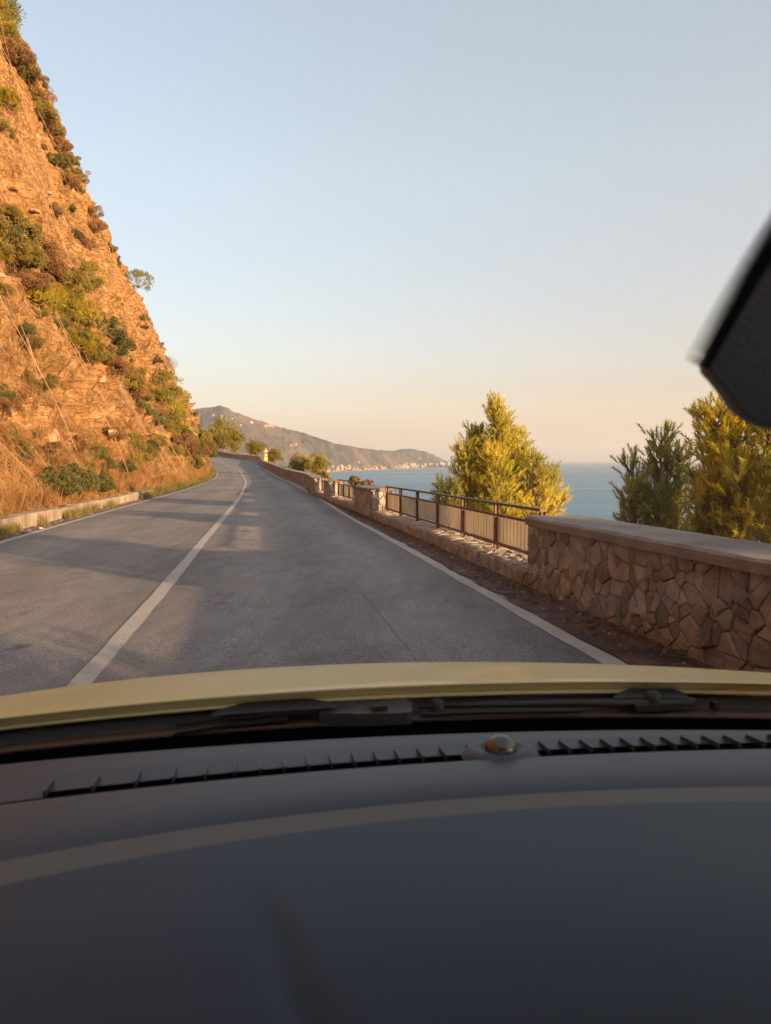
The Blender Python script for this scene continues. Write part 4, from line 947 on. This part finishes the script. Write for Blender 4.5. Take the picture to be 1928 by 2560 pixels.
# ------------------------------------------------------------------ fences
def fence(name, label, y0, y1, n, w_=.28, pitch=.115):
    yp = np.linspace(y0, y1, n+1); P = Path(np.stack([WX(yp), yp], -1)); pt = lambda q, h: P.pt(q, h, -w_)
    root = thing(name, label, 'fence', P.pt(P.L/2, .2, -w_), 'fences on the low walls'); q = np.linspace(0, P.L, n+1)
    top, mid, low, bs = .755, .625, .265, .20
    nv = lambda a: np.array([*P.nr(a), 0])
    for i, a in enumerate(q):
        m_ = MB(); t = np.array([P.nr(a)[1], -P.nr(a)[0], 0])
        # I-section post: two flanges and a web
        for s in (-1, 1): m_.box((pt(a, bs-.05)+pt(a, top))/2+nv(a)*.026*s, t*.026, nv(a)*.003, (0, 0, (top-bs+.05)/2))
        m_.box((pt(a, bs-.05)+pt(a, top))/2, t*.003, nv(a)*.024, (0, 0, (top-bs+.05)/2))
        m_.build('post', MT['rust'], root)
    m_ = MB()
    for a, b in zip(q[:-1], q[1:]): m_.bar(pt(a, top+.016), pt(b, top+.016), .06, ht=.028)
    m_.build('top_rail', MT['rail'], root)
    for a, b in zip(q[:-1], q[1:]):
        for hh_, nm in ((mid, 'middle_rail'), (low, 'bottom_rail')):
            m_ = MB(); m_.bar(pt(a+.028, hh_)+nv(a)*.012, pt(b-.028, hh_)+nv(a)*.012, .022, ht=.032); m_.build(nm, MT['rust'], root)
        k = int((b-a-.08)/pitch); V = []; ss = np.linspace(a+.04, b-.04, k*4+1)
        for j, s in enumerate(ss):
            o = (.030, .030, -.030, -.030)[j % 4]; o += 0 if j % 2 else 0
            ds = (0, 0, 0, 0)[j % 4]
            V += [pt(s+ds, low+.017)+nv(a)*(o-.035), pt(s+ds, mid-.017)+nv(a)*(o-.035)]
        M('corrugated_panel', V, grid_faces(len(ss), 2), MT['panel'], root)
    return root
fence('fence', 'nearest fence, rusty posts and beige corrugated panels on a low wall', 7.85, 16.95, 6)
fence('fence', 'second fence, between the short pier and the smallest pier', 20.6, 25.4, 4)
fence('fence', 'farthest fence, low and rusty before the long stone wall', 27.4, 30.8, 3)

# ------------------------------------------------------------------ road signs
MT['sign_red'] = mat('sign_red', (.60, .05, .03), .45); MT['sign_white'] = mat('sign_white', (.75, .72, .66), .5)
MT['sign_black'] = mat('sign_black', (.02, .02, .02), .5); MT['sign_yellow'] = mat('sign_yellow', (.80, .66, .10), .5); MT['galv'] = mat('galvanised', (.45, .43, .40), .5, metal=.6)
def tri(mb, c, s, y, t=.01):
    h = s*.866; P = [(-s/2, -h/3), (s/2, -h/3), (0, 2*h/3)]
    V = [(c[0]+p[0], y, c[1]+p[1]) for p in P]+[(c[0]+p[0], y+t, c[1]+p[1]) for p in P]
    mb.add(V, [(0, 1, 2), (5, 4, 3), (0, 3, 4, 1), (1, 4, 5, 2), (2, 5, 3, 0)])
def disc(mb, c, r, y, t=.01, n=28):
    V = [(c[0]+r*math.cos(a), yy_, c[1]+r*math.sin(a)) for yy_ in (y, y+t) for a in [i*6.2832/n for i in range(n)]]
    mb.add(V, [tuple(range(n)), tuple(range(n, 2*n))[::-1]]+[(i, i+n, (i+1) % n+n, (i+1) % n) for i in range(n)])
def seg(mb, P, wd, y, t=.006):
    for a, b in zip(P[:-1], P[1:]): mb.bar((a[0], y, a[1]), (b[0], y, b[1]), t, up=(0, 0, 1) if abs(a[1]-b[1]) < abs(a[0]-b[0]) else (1, 0, 0), ht=wd)
def post(root, x, y, z0, z1, r=.035):
    m_ = MB(); m_.tube([(x, y, z0), (x, y, z1)], r, 10); m_.build('post', MT['galv'], root)
# sign at the near end of the lay-by
Y = 90.6; X = dX(575.6, Y); zt = dZ(967, Y); s = .72
root = thing('road_sign', 'bend warning triangle over speed limit disc and yellow board, behind the wall', 'road sign', (X, Y, 0))
post(root, X, Y+.06, -1.5, zt-.1, .045)
ct = zt-.577*s
m_ = MB(); tri(m_, (X, ct), s, Y-.01); fr_ = m_.build('warning_triangle', MT['sign_red'], root)
m_ = MB(); tri(m_, (X, ct-.005), s*.66, Y-.018, .006); m_.build('face', MT['sign_white'], fr_)
m_ = MB(); seg(m_, [(X+.08, ct-.10), (X+.08, ct-.02), (X+.0, ct+.0), (X-.07, ct+.06)], .035, Y-.022); tri(m_, (X-.08, ct+.08), .09, Y-.024, .005); m_.build('bend_arrow', MT['sign_black'], fr_)
cz = dZ(983.3, Y)
m_ = MB(); disc(m_, (X, cz), .225, Y-.01); dk = m_.build('speed_limit_disc', MT['sign_red'], root)
m_ = MB(); disc(m_, (X, cz), .170, Y-.018, .006); m_.build('face', MT['sign_white'], dk)
m_ = MB(); seg(m_, [(X-.065, cz-.09), (X-.065, cz+.09)], .036, Y-.024)
for i in range(14):
    a0, a1 = i*6.2832/14, (i+1)*6.2832/14
    m_.bar((X+.05+.045*math.cos(a0), Y-.024, cz+.078*math.sin(a0)), (X+.05+.045*math.cos(a1), Y-.024, cz+.078*math.sin(a1)), .005, up=(0, 1, 0), ht=.030)
m_.build('numerals', MT['sign_black'], dk)
zb = dZ(996, Y); zc = cz-.235
m_ = MB(); m_.box((X, Y-.01, (zb+zc)/2), (.19, 0, 0), (0, .008, 0), (0, 0, (zc-zb)/2)); yb = m_.build('yellow_board', MT['sign_yellow'], root)
m_ = MB(); m_.box((X-.02, Y-.021, zc-.14), (.06, 0, 0), (0, .002, 0), (0, 0, .025)); m_.box((X+.0, Y-.021, zc-.22), (.10, 0, 0), (0, .002, 0), (0, 0, .008)); m_.build('mark', MT['sign_black'], yb)
# sign at the far bend
Y = 172.; X = dX(460, Y); zt = dZ(946.5, Y)
root = thing('road_sign', 'warning triangle with small plate on a thin post at the cliff tip', 'road sign', (X, Y, 0))
post(root, X, Y+.06, float(zr(Y))-.5, zt-.1, .06)
m_ = MB(); s = .92; ct = zt-.577*s; tri(m_, (X, ct), s, Y-.01); fr_ = m_.build('warning_triangle', MT['sign_red'], root)
m_ = MB(); tri(m_, (X, ct), s*.68, Y-.018, .006); m_.build('face', MT['sign_white'], fr_)
m_ = MB(); m_.box((X, Y-.024, ct-.08), (.12, 0, 0), (0, .003, 0), (0, 0, .07)); m_.build('symbol', MT['sign_red'], fr_)
m_ = MB(); m_.box((X, Y-.01, ct-.29*s-.32), (.20, 0, 0), (0, .008, 0), (0, 0, .28)); m_.build('plate', MT['sign_white'], root)

# ------------------------------------------------------------------ the car we sit in
TH = R_(9.6); FW = np.array([-math.sin(TH), math.cos(TH), 0]); RT = np.array([math.cos(TH), math.sin(TH), 0]); UC = .27
def cw_(u, v, z): return RT*u+FW*v+np.array([0, 0, z])
MT['car_paint'] = mat('yellow_paint', (.76, .61, .26), .42, coat=.35)
MT['black_plastic'] = mat('black_plastic', (.022, .022, .024), .55, bump=.15, bscale=400)
MT['rubber'] = mat('rubber', (.012, .012, .012), .6)
MT['reflect_brown'] = mat('reflection_brown', (.06, .028, .014), .5)
MT['dash'] = mat('dashboard_vinyl', (.020, .026, .042), .50, (.027, .033, .050), 3, bump=.10, bscale=420, spec=.6)
MT['dash_low'] = mat('dashboard_gloss', (.007, .012, .024), .42, (.010, .016, .030), 2, spec=.5, bump=.02, bscale=30)
MT['void'] = mat('slot_black', (.002, .002, .002), 1., spec=0.)
MT['dash_reflection'] = mat('dashboard_reflection', (.105, .098, .092), .6, spec=.4)
MT['dark_cloth'] = mat('dark_cloth', (.03, .03, .032), .95)
MT['dome'] = mat('sensor_dome', (.11, .10, .095), .24, metal=.6)
MT['wiper_grey'] = mat('wiper_grey', (.05, .05, .05), .45)
def glass():
    m = bpy.data.materials.new('windshield_glass'); m.use_nodes = True; nt = m.node_tree; N = nt.nodes; L = nt.links; N.remove(N['Principled BSDF'])
    t = N.new('ShaderNodeBsdfTransparent'); t.inputs[0].default_value = (.93, .95, .94, 1); g = N.new('ShaderNodeBsdfGlossy'); g.inputs['Roughness'].default_value = .02
    f = N.new('ShaderNodeFresnel'); f.inputs[0].default_value = 1.35; ms = N.new('ShaderNodeMixShader')
    L.new(f.outputs[0], ms.inputs[0]); L.new(t.outputs[0], ms.inputs[1]); L.new(g.outputs[0], ms.inputs[2]); L.new(ms.outputs[0], N['Material Output'].inputs[0])
    return m
MT['glass'] = glass()
car = thing('car', 'pale yellow small car seen from its driver seat, dark dashboard and bonnet in view', 'car', cw_(UC, 0, 0))
def quad(p):                                   # quadratic through dashboard readings taken at the scale of the downsized photograph
    return np.polyfit([a for a, b in p], [b for a, b in p], 2)
def row(p, z, xs, dz=None):
    c = quad(p); return np.array([hitz(x*1.1573, np.polyval(c, x)*1.1573, z if dz is None else z+dz(x)) for x in xs])
XS = np.linspace(-260, 3100, 112)
R1 = [(0, 1652), (833, 1591), (1666, 1578)]; R2 = [(90, 1716), (700, 1653), (1666, 1606)]; RB = [(90, 1722), (400, 1692), (700, 1662), (1030, 1637), (1666, 1615)]
R4 = [(0, 1862), (400, 1795), (833, 1738), (1200, 1715), (1666, 1700)]; R5 = [(0, 1912), (400, 1835), (833, 1775), (1200, 1742), (1666, 1732)]
sag = lambda x: -.035*((x-1100)/1100)**2*(1 if x < 1100 else .5)
dash = bpy.data.objects.new('dashboard', None); C.objects.link(dash); dash.parent = car
def loft(name, rows, m, parent, smooth=True):
    V = np.stack(rows, 1); return M(name, V, grid_faces(V.shape[0], V.shape[1]), m, parent, smooth)
def lerp(p, q, t): return [(a, b*(1-t)+np.polyval(quad(q), a)*t) for a, b in p]
r0 = row(R1, .944, XS); far0 = r0+FW*.03+np.array([0, 0, -.05])
loft('far_shelf', [far0, r0, row(lerp(R1, R2, .5), .9435, XS), row(R2, .943, XS), row(RB, .943, XS)+0], MT['dash'], dash)
edge = row(RB, .950, XS)
loft('pad', [edge+np.array([0, 0, -.008]), edge+np.array([0, 0, -.0015]), row([(a, b+4) for a, b in RB], .9505, XS), row([(a, b+14) for a, b in RB], .952, XS), row(lerp(RB, R4, .3), .9545, XS), row(lerp(RB, R4, .6), .955, XS), row(lerp(RB, R4, .85), .9525, XS), row(R4, .9500, XS)], MT['dash'], dash)
loft('reflection_strip', [row([(a, b-1) for a, b in R4], .9503, XS), row(lerp(R4, R5, .5), .9495, XS), row([(a, b+1) for a, b in R5], .9485, XS)], MT['dash_reflection'], dash)  # pale band painted in place of light reflected across the dash
def crease(r, px0):
    """soft fold of the air bag cover running to the lower right"""
    return r
low = []
for k, (o_, z) in enumerate([(0, .94848), (8, .9481), (22, .9472), (50, .9455), (90, .9435), (150, .940), (220, .9355), (300, .930), (380, .924), (460, .917), (560, .907), (700, .890), (900, .86)]):
    XL = np.linspace(-260, 3100, 210)
    rr_ = row([(a, b+o_*(1+.12*(1-a/1666))) for a, b in R5], z, XL)
    cx_ = 560+max(0, o_-150)*.42
    rr_[:, 2] -= .006*np.exp(-((XL-cx_)/26)**2)*min(1, max(0, (o_-110)/160))
    rr_[:, 2] -= .006*(1/(1+np.exp(-(XL-cx_-30)/22)))*min(1, max(0, (o_-110)/160))*-.4
    low.append(rr_)
loft('lower_panel', low, MT['dash_low'], dash)
# defroster slots with fins
slotL = np.linspace(108/1.1573, 1187/1.1573, 40); slotR = np.linspace(1328/1.1573, 2060, 30)
for xs in (slotL, slotR):
    a = row([(q, b-11) for q, b in RB], .9437, xs); b_ = row([(q, b+1) for q, b in RB], .9437, xs)
    M('defroster_slot', np.stack([a, b_], 1), grid_faces(len(xs), 2), MT['void'], dash)
finx = [110, 231, 338, 431, 512, 586, 651, 712, 772.6, 831.6, 889.5, 946, 1001.6, 1059.5, 1117, 1187, 1375, 1427, 1481, 1534, 1586, 1638, 1691, 1743.5, 1797, 1852, 1912, 1968, 2026, 2085, 2144]
cB = quad(RB)
for x in finx:
    xd = x/1.1573; p = hitz(x, (np.polyval(cB, xd)+1)*1.1573, .944); m_ = MB(); t = RT*.0011; L_ = .032
    V = [p-t, p+t, p+t+np.array([0, 0, .0065]), p-t+np.array([0, 0, .0065]), p+FW*L_-t, p+FW*L_+t, p+FW*L_*.9+t+np.array([0, 0, .0045]), p+FW*L_*.9-t+np.array([0, 0, .0045])]
    m_.add(V, [(0, 1, 2, 3), (7, 6, 5, 4), (0, 4, 5, 1), (1, 5, 6, 2), (2, 6, 7, 3), (3, 7, 4, 0)]); m_.build('vent_fin', MT['dash'], dash)
# light sensor dome on its plinth
pc = hitz(1082*1.1573, 1620*1.1573, .950)
def revolve(name, prof, c, m, parent, n=32, sx=1., sy=1.):
    V = [c+RT*r*math.cos(a)*sx+FW*r*math.sin(a)*sy+np.array([0, 0, z]) for r, z in prof for a in [i*6.28318/n for i in range(n)]]
    F = [(i*n+j, i*n+(j+1) % n, (i+1)*n+(j+1) % n, (i+1)*n+j) for i in range(len(prof)-1) for j in range(n)]+[tuple((len(prof)-1)*n+j for j in range(n))]
    return M(name, V, F, m, parent, True)
pl = revolve('sensor_plinth', [(.036, -.006), (.032, .0), (.024, .0025), (.0195, .003), (.0185, .002), (.0165, .001)], pc, MT['dash'], dash, sx=1.15, sy=.9)
revolve('sensor_dome', [(.0165*math.cos(a), .001+.0145*math.sin(a)) for a in np.linspace(0, math.pi/2-.02, 12)], pc, MT['dome'], pl)

# bonnet
LIP = [(0, 1556), (400, 1514), (833, 1488), (1250, 1477), (1666, 1479)]
CR = [(0, 1503), (150, 1484), (300, 1466), (600, 1441), (833, 1431), (1000, 1429), (1300, 1436), (1666, 1453)]
XH = np.linspace(-700, 2300, 110)
cL_ = quad(LIP); cC_ = np.polyfit([a for a, b in CR], [b for a, b in CR], 3)
def hrow(f, z):
    out = []
    for x in XH:
        xx = min(max(x, -300), 2000); yb_ = np.polyval(cL_, xx); yt_ = np.polyval(cC_, min(max(xx, 0), 1666))+(0 if 0 <= xx <= 1666 else (abs(xx-833)-833)*.10)
        out.append(hitz(x*1.1573, (yb_*(1-f)+yt_*f)*1.1573, z))
    return np.array(out)
hr = [hrow(0, .950)+np.array([0, 0, -.006])-FW*.004, hrow(0.01, .9545), hrow(.06, .957), hrow(.12, .9565), hrow(.3, .9475), hrow(.5, .9355), hrow(.7, .922), hrow(.88, .908), hrow(1., .896)]
pk = hr[-1]
for dv, dz_ in ((.12, -.036), (.26, -.088), (.40, -.155), (.52, -.24), (.58, -.34), (.60, -.48)): hr.append(pk+FW*dv+np.array([0, 0, dz_]))
loft('bonnet', hr, MT['car_paint'], car)
# strip painted in for the bonnet's reflection below its edge, then black cowl
XC = np.linspace(-260, 3100, 98)
lipc = lambda o: [(a, b+o*(1+.0*(1-a/1666))) for a, b in LIP]
loft('bonnet_reflection', [row(lipc(1), .947, XC), row(lipc(9), .9435, XC), row(lipc(21), .940, XC), row(lipc(25), .928, XC)], MT['car_paint'], car)
cowl = loft('cowl', [row(lipc(23), .925, XC), row(lipc(26), .932, XC), row(lipc(36), .931, XC), row(lipc(50), .924, XC), row(lipc(55), .922, XC)], MT['black_plastic'], car)
loft('reflection_band', [row(lipc(54), .9225, XC), row(lipc(60), .924, XC), row(lipc(70), .922, XC), row(lipc(76), .918, XC)], MT['reflect_brown'], car)  # brown band coloured in for a reflection at the glass foot
loft('glass_border', [row(lipc(75), .9185, XC), row(lipc(78), .920, XC), row(lerp(lipc(80), R1, .6), .926, XC), row([(a, b+0) for a, b in R1], .934, XC)], MT['void'], car)
# dark recesses below the bonnet edge
for (x0, x1) in ((455, 735), (1325, 1490)):
    xs = np.linspace(x0, x1, 24); f = np.sin(np.linspace(0, math.pi, 24))**.7
    top = np.array([hitz(x*1.1573, (np.polyval(cL_, x)+29-f_*25+(1666-x)/1666*5)*1.1573, .9445) for x, f_ in zip(xs, f)])
    bot = np.array([hitz(x*1.1573, (np.polyval(cL_, x)+31+(1666-x)/1666*7)*1.1573, .9425) for x in xs])
    M('hinge_recess', np.stack([top+FW*.0, bot], 1), grid_faces(24, 2), MT['black_plastic'], car)
# wipers
def cpx(x, y, z): return hitz(x*1.1573, y*1.1573, z)
def wiper(P, piv):
    m_ = MB(); Q = [cpx(*p) for p in P]; m_.tube(Q, [.006, .005, .004, .003][:len(Q)], 8); wa = m_.build('wiper_arm', MT['black_plastic'], car, True)
    m_ = MB(); m_.tube([q+np.array([0, 0, -.006])-FW*.012 for q in Q[1:]], .003, 6); m_.build('wiper_blade', MT['rubber'], wa)
    p = cpx(*piv); revolve('pivot_cap', [(.009, -.01), (.009, .003), (.007, .006), (.002, .007)], p, MT['black_plastic'], wa, 16)
wiper([(735, 1530, .936), (620, 1536, .936), (480, 1550, .934), (380, 1566, .930)], (545, 1531, .936))
wiper([(1500, 1517, .936), (1250, 1519, .936), (1050, 1522, .935), (905, 1527, .933)], (945, 1522, .936))
m_ = MB()
V = []
for x, yt_, yb_ in ((690, 1530, 1540), (722, 1519, 1541), (748, 1512, 1541), (770, 1511, 1542), (840, 1509, 1541), (878, 1510, 1539), (890, 1517, 1536)):
    a = cpx(x, yb_, .936); b = cpx(x, yt_, .940); V += [a+np.array([0, 0, -.02]), a, b, b+FW*.02+np.array([0, 0, -.03])]
m_.add(V, [tuple(f) for f in grid_faces(7, 4)]); bx_ = m_.build('wiper_motor_cover', MT['wiper_grey'], car)
m_ = MB(); m_.box(cpx(818, 1525, .9405), RT*.010, FW*.008, (0, 0, .002)); m_.build('clip', MT['black_plastic'], bx_)
p = cpx(1410, 1512, .938); nz = revolve('washer_nozzle', [(.013, -.012), (.012, .004), (.008, .010), (.004, .012)], p, MT['rubber'], car, 14)
m_ = MB(); m_.box(p+RT*.0-FW*.008-np.array([0, 0, .006]), RT*.030, FW*.006, (0, 0, .004)); m_.build('hose', MT['rubber'], nz)
m_ = MB(); m_.box(cpx(1543, 1524, .934), RT*.003, FW*.006, (0, 0, .006)); m_.build('clip', MT['rubber'], cowl)

# windscreen, its black border and the dotted patch by the mirror
def ws(u, v):
    """point on the windscreen; u across from the car's middle, v forward of the eye"""
    bul = .055*(u/.62)**2
    t = (.90-v)/.80
    return cw_(UC+u*(1-.16*t), v-bul*(1-.4*t), .938+.50*t-.03*t*t+.0)
us = np.linspace(-.66, .66, 34); vs_ = np.linspace(.90, .10, 18)
G = np.array([[ws(u, v) for v in vs_] for u in us])
windscreen = M('windscreen', G, grid_faces(34, 18), MT['glass'], car, True)
def ws_hit(px, py):
    d = ray(px, py); best = None
    for t in np.linspace(.05, 1.6, 3000):
        p = EYE+d*t; v = p@FW; u = p@RT-UC; tt = (.90-v)/.80; u2 = u/(1-.16*tt) if 1-.16*tt > .2 else u
        vv = v+.055*(u2/.62)**2*(1-.4*tt); tt = (.90-vv)/.80
        if p[2] > .938+.50*tt-.03*tt*tt: return p
    return None
MT['frit'] = mat('frit_black', (.015, .015, .017), .5)
# mirror housing: outline in the photograph's downsized pixels, at arm's length
out = [(1790, 380), (1735, 430), (1695, 490), (1650, 562), (1600, 648), (1560, 720), (1534, 768), (1525, 788), (1527, 806), (1545, 826), (1570, 858), (1592, 890), (1618, 912), (1655, 925), (1720, 932), (1900, 925), (2050, 900), (2120, 820), (2130, 600), (2060, 430), (1930, 360)]
def smooth_loop(P, k=4):
    P = np.array(P, float); n_ = len(P); o = []
    for i in range(n_):
        a, b, c, d = P[i-1], P[i], P[(i+1) % n_], P[(i+2) % n_]
        for t in np.arange(k)/k: o.append(.5*((2*b)+(c-a)*t+(2*a-5*b+4*c-d)*t*t+(3*b-a-3*c+d)*t**3))
    return [tuple(q) for q in o]
edge_ = out[1:8]; out = smooth_loop(out)
Ym = .40
def mpt(x, y, Y): return at(x*1.1573, y*1.1573, Y)
cxm, cym = 1830, 680
rings = []
for Y, k in ((Ym+.040, .35), (Ym+.038, .6), (Ym+.032, .80), (Ym+.020, .93), (Ym+.006, .99), (Ym, 1.0), (Ym-.004, .995), (Ym-.0055, .985), (Ym-.0055, .975), (Ym-.004, .97)):
    rings.append([mpt(cxm+(x-cxm)*k, cym+(y-cym)*k, Ym)+np.array([0, Y-Ym, 0]) for x, y in out])
n = len(out); V = [p for r in rings for p in r]
F = [(i*n+j, i*n+(j+1) % n, (i+1)*n+(j+1) % n, (i+1)*n+j) for i in range(len(rings)-1) for j in range(n)]+[tuple(range(n))[::-1]]
mir = M('rear_view_mirror', V, F, MT['black_plastic'], car, True)
MT['mirror'] = mat('mirror_glass', (.32, .34, .36), .08, metal=1.)
M('mirror_glass', rings[-1], [tuple(range(n))], MT['black_plastic'], mir)
m_ = MB(); pm = mpt(1800, 560, Ym+.02); m_.tube([pm, pm+FW*.03+np.array([0, 0, .03]), ws_hit(1800*1.1573, 380*1.1573)], [.012, .012, .016], 10); m_.build('mirror_stem', MT['black_plastic'], mir, True)
dots = MB(); ed = np.array(edge_, float); S = np.concatenate([[0], np.cumsum(np.hypot(*np.diff(ed, axis=0).T))])
for rw in range(9):
    off_ = 3+rw*6.5; rad = .00118-.00009*rw
    for s in np.arange((rw % 2)*4, S[-1], 8.):
        q = np.array([np.interp(s, S, ed[:, 0]), np.interp(s, S, ed[:, 1])]); q2 = np.array([np.interp(s+3, S, ed[:, 0]), np.interp(s+3, S, ed[:, 1])]); t = q2-q
        if np.hypot(*t) < 1e-6: continue
        t /= np.hypot(*t); nn_ = np.array([-t[1], t[0]]); nn_ = nn_ if nn_[0] < 0 or (nn_[1] > 0 and abs(nn_[0]) < .5) else -nn_
        q = q+nn_*off_; p = ws_hit(q[0]*1.1573, q[1]*1.1573)
        if p is None: continue
        p = p-FW*.002-np.array([0, 0, .003]); k = 8
        ux = RT; uy = (FW*.86-np.array([0, 0, .5]))
        dots.add([p+ux*rad*math.cos(a)+uy*rad*math.sin(a)*1.4 for a in [i*6.2832/k for i in range(k)]], [tuple(range(k))])
fd = dots.build('frit_dots', MT['frit'], windscreen); fd['kind'] = 'stuff'
# black border along the foot of the glass
#V = np.stack([np.array([ws(u, .896)-np.array([0, 0, .003]) for u in us]), np.array([ws(u, .852)-np.array([0, 0, .003]) for u in us])], 1)
#M('glass_border', V, grid_faces(34, 2), MT['frit'], windscreen)
# body around the cabin
roofz = 1.455
V = []
for v in np.linspace(.12, -1.9, 14):
    for u in np.linspace(-.60, .60, 10):
        z = roofz-.03*(u/.6)**2-.05*((v+.6)/1.3)**2; V.append(cw_(UC+u, v, z))
M('roof', V, grid_faces(14, 10), MT['car_paint'], car, True)
M('headliner', np.array(V)-np.array([0, 0, .02]), grid_faces(14, 10), MT['dark_cloth'], car, True)
for s in (-1, 1):
    m_ = MB(); m_.tube([ws(s*.675, .93)-np.array([0, 0, .02]), ws(s*.67, .5)+np.array([0, 0, .005]), ws(s*.665, .09)], [.035, .034, .036], 8); m_.build('windscreen_pillar', MT['black_plastic'], car, True)
    for v in (-.55, -1.75):
        m_ = MB(); m_.bar(cw_(UC+s*.74, v, .9), cw_(UC+s*.60, v-.03, 1.43), .10, up=FW); m_.build('side_pillar', MT['black_plastic'], car)
    m_ = MB(); m_.box(cw_(UC+s*.76, -.5, .62), RT*.035, FW*1.35, (0, 0, .31)); m_.build('side_panel', MT['car_paint'], car)
    m_ = MB(); m_.box(cw_(UC+s*.705, -.5, .62), RT*.018, FW*1.33, (0, 0, .30)); m_.build('door_card', MT['dark_cloth'], car)
    m_ = MB(); m_.box(cw_(UC+s*.36, -.62, .80), RT*.24, FW*.07, (0, 0, .34)); m_.box(cw_(UC+s*.36, -.36, .42), RT*.25, FW*.26, (0, 0, .09)); m_.build('seat', MT['dark_cloth'], car)
    M('front_wing', [cw_(UC+s*.80, v, z) for v in (.78, 1.2, 1.6, 1.95) for z in (.25, .55)], grid_faces(4, 2), MT['car_paint'], car)
m_ = MB(); m_.box(cw_(UC, -1.88, .60), RT*.74, FW*.03, (0, 0, .36)); m_.build('tailgate', MT['car_paint'], car)
m_ = MB(); m_.box(cw_(UC, -.5, .27), RT*.74, FW*1.38, (0, 0, .02)); m_.build('floor_pan', MT['dark_cloth'], car)
m_ = MB(); m_.box(cw_(UC, .92, .50), RT*.74, FW*.02, (0, 0, .38)); m_.build('bulkhead', MT['dark_cloth'], car)

# ------------------------------------------------------------------ haze over the bay
HZ = 7.5e-5
hz = MB(); hz.box((0, 0, (SEA-2+520)/2), (27500, 0, 0), (0, 27500, 0), (0, 0, (520-SEA+2)/2))
hm = bpy.data.materials.new('haze'); hm.use_nodes = True; hn = hm.node_tree; hn.nodes.remove(hn.nodes['Principled BSDF'])
pv = hn.nodes.new('ShaderNodeVolumePrincipled'); pv.inputs['Color'].default_value = (.86, .92, 1, 1); pv.inputs['Density'].default_value = HZ; pv.inputs['Anisotropy'].default_value = .2
hn.links.new(pv.outputs[0], hn.nodes['Material Output'].inputs['Volume'])
if HZ: hz.build('haze', hm)['kind'] = 'stuff'
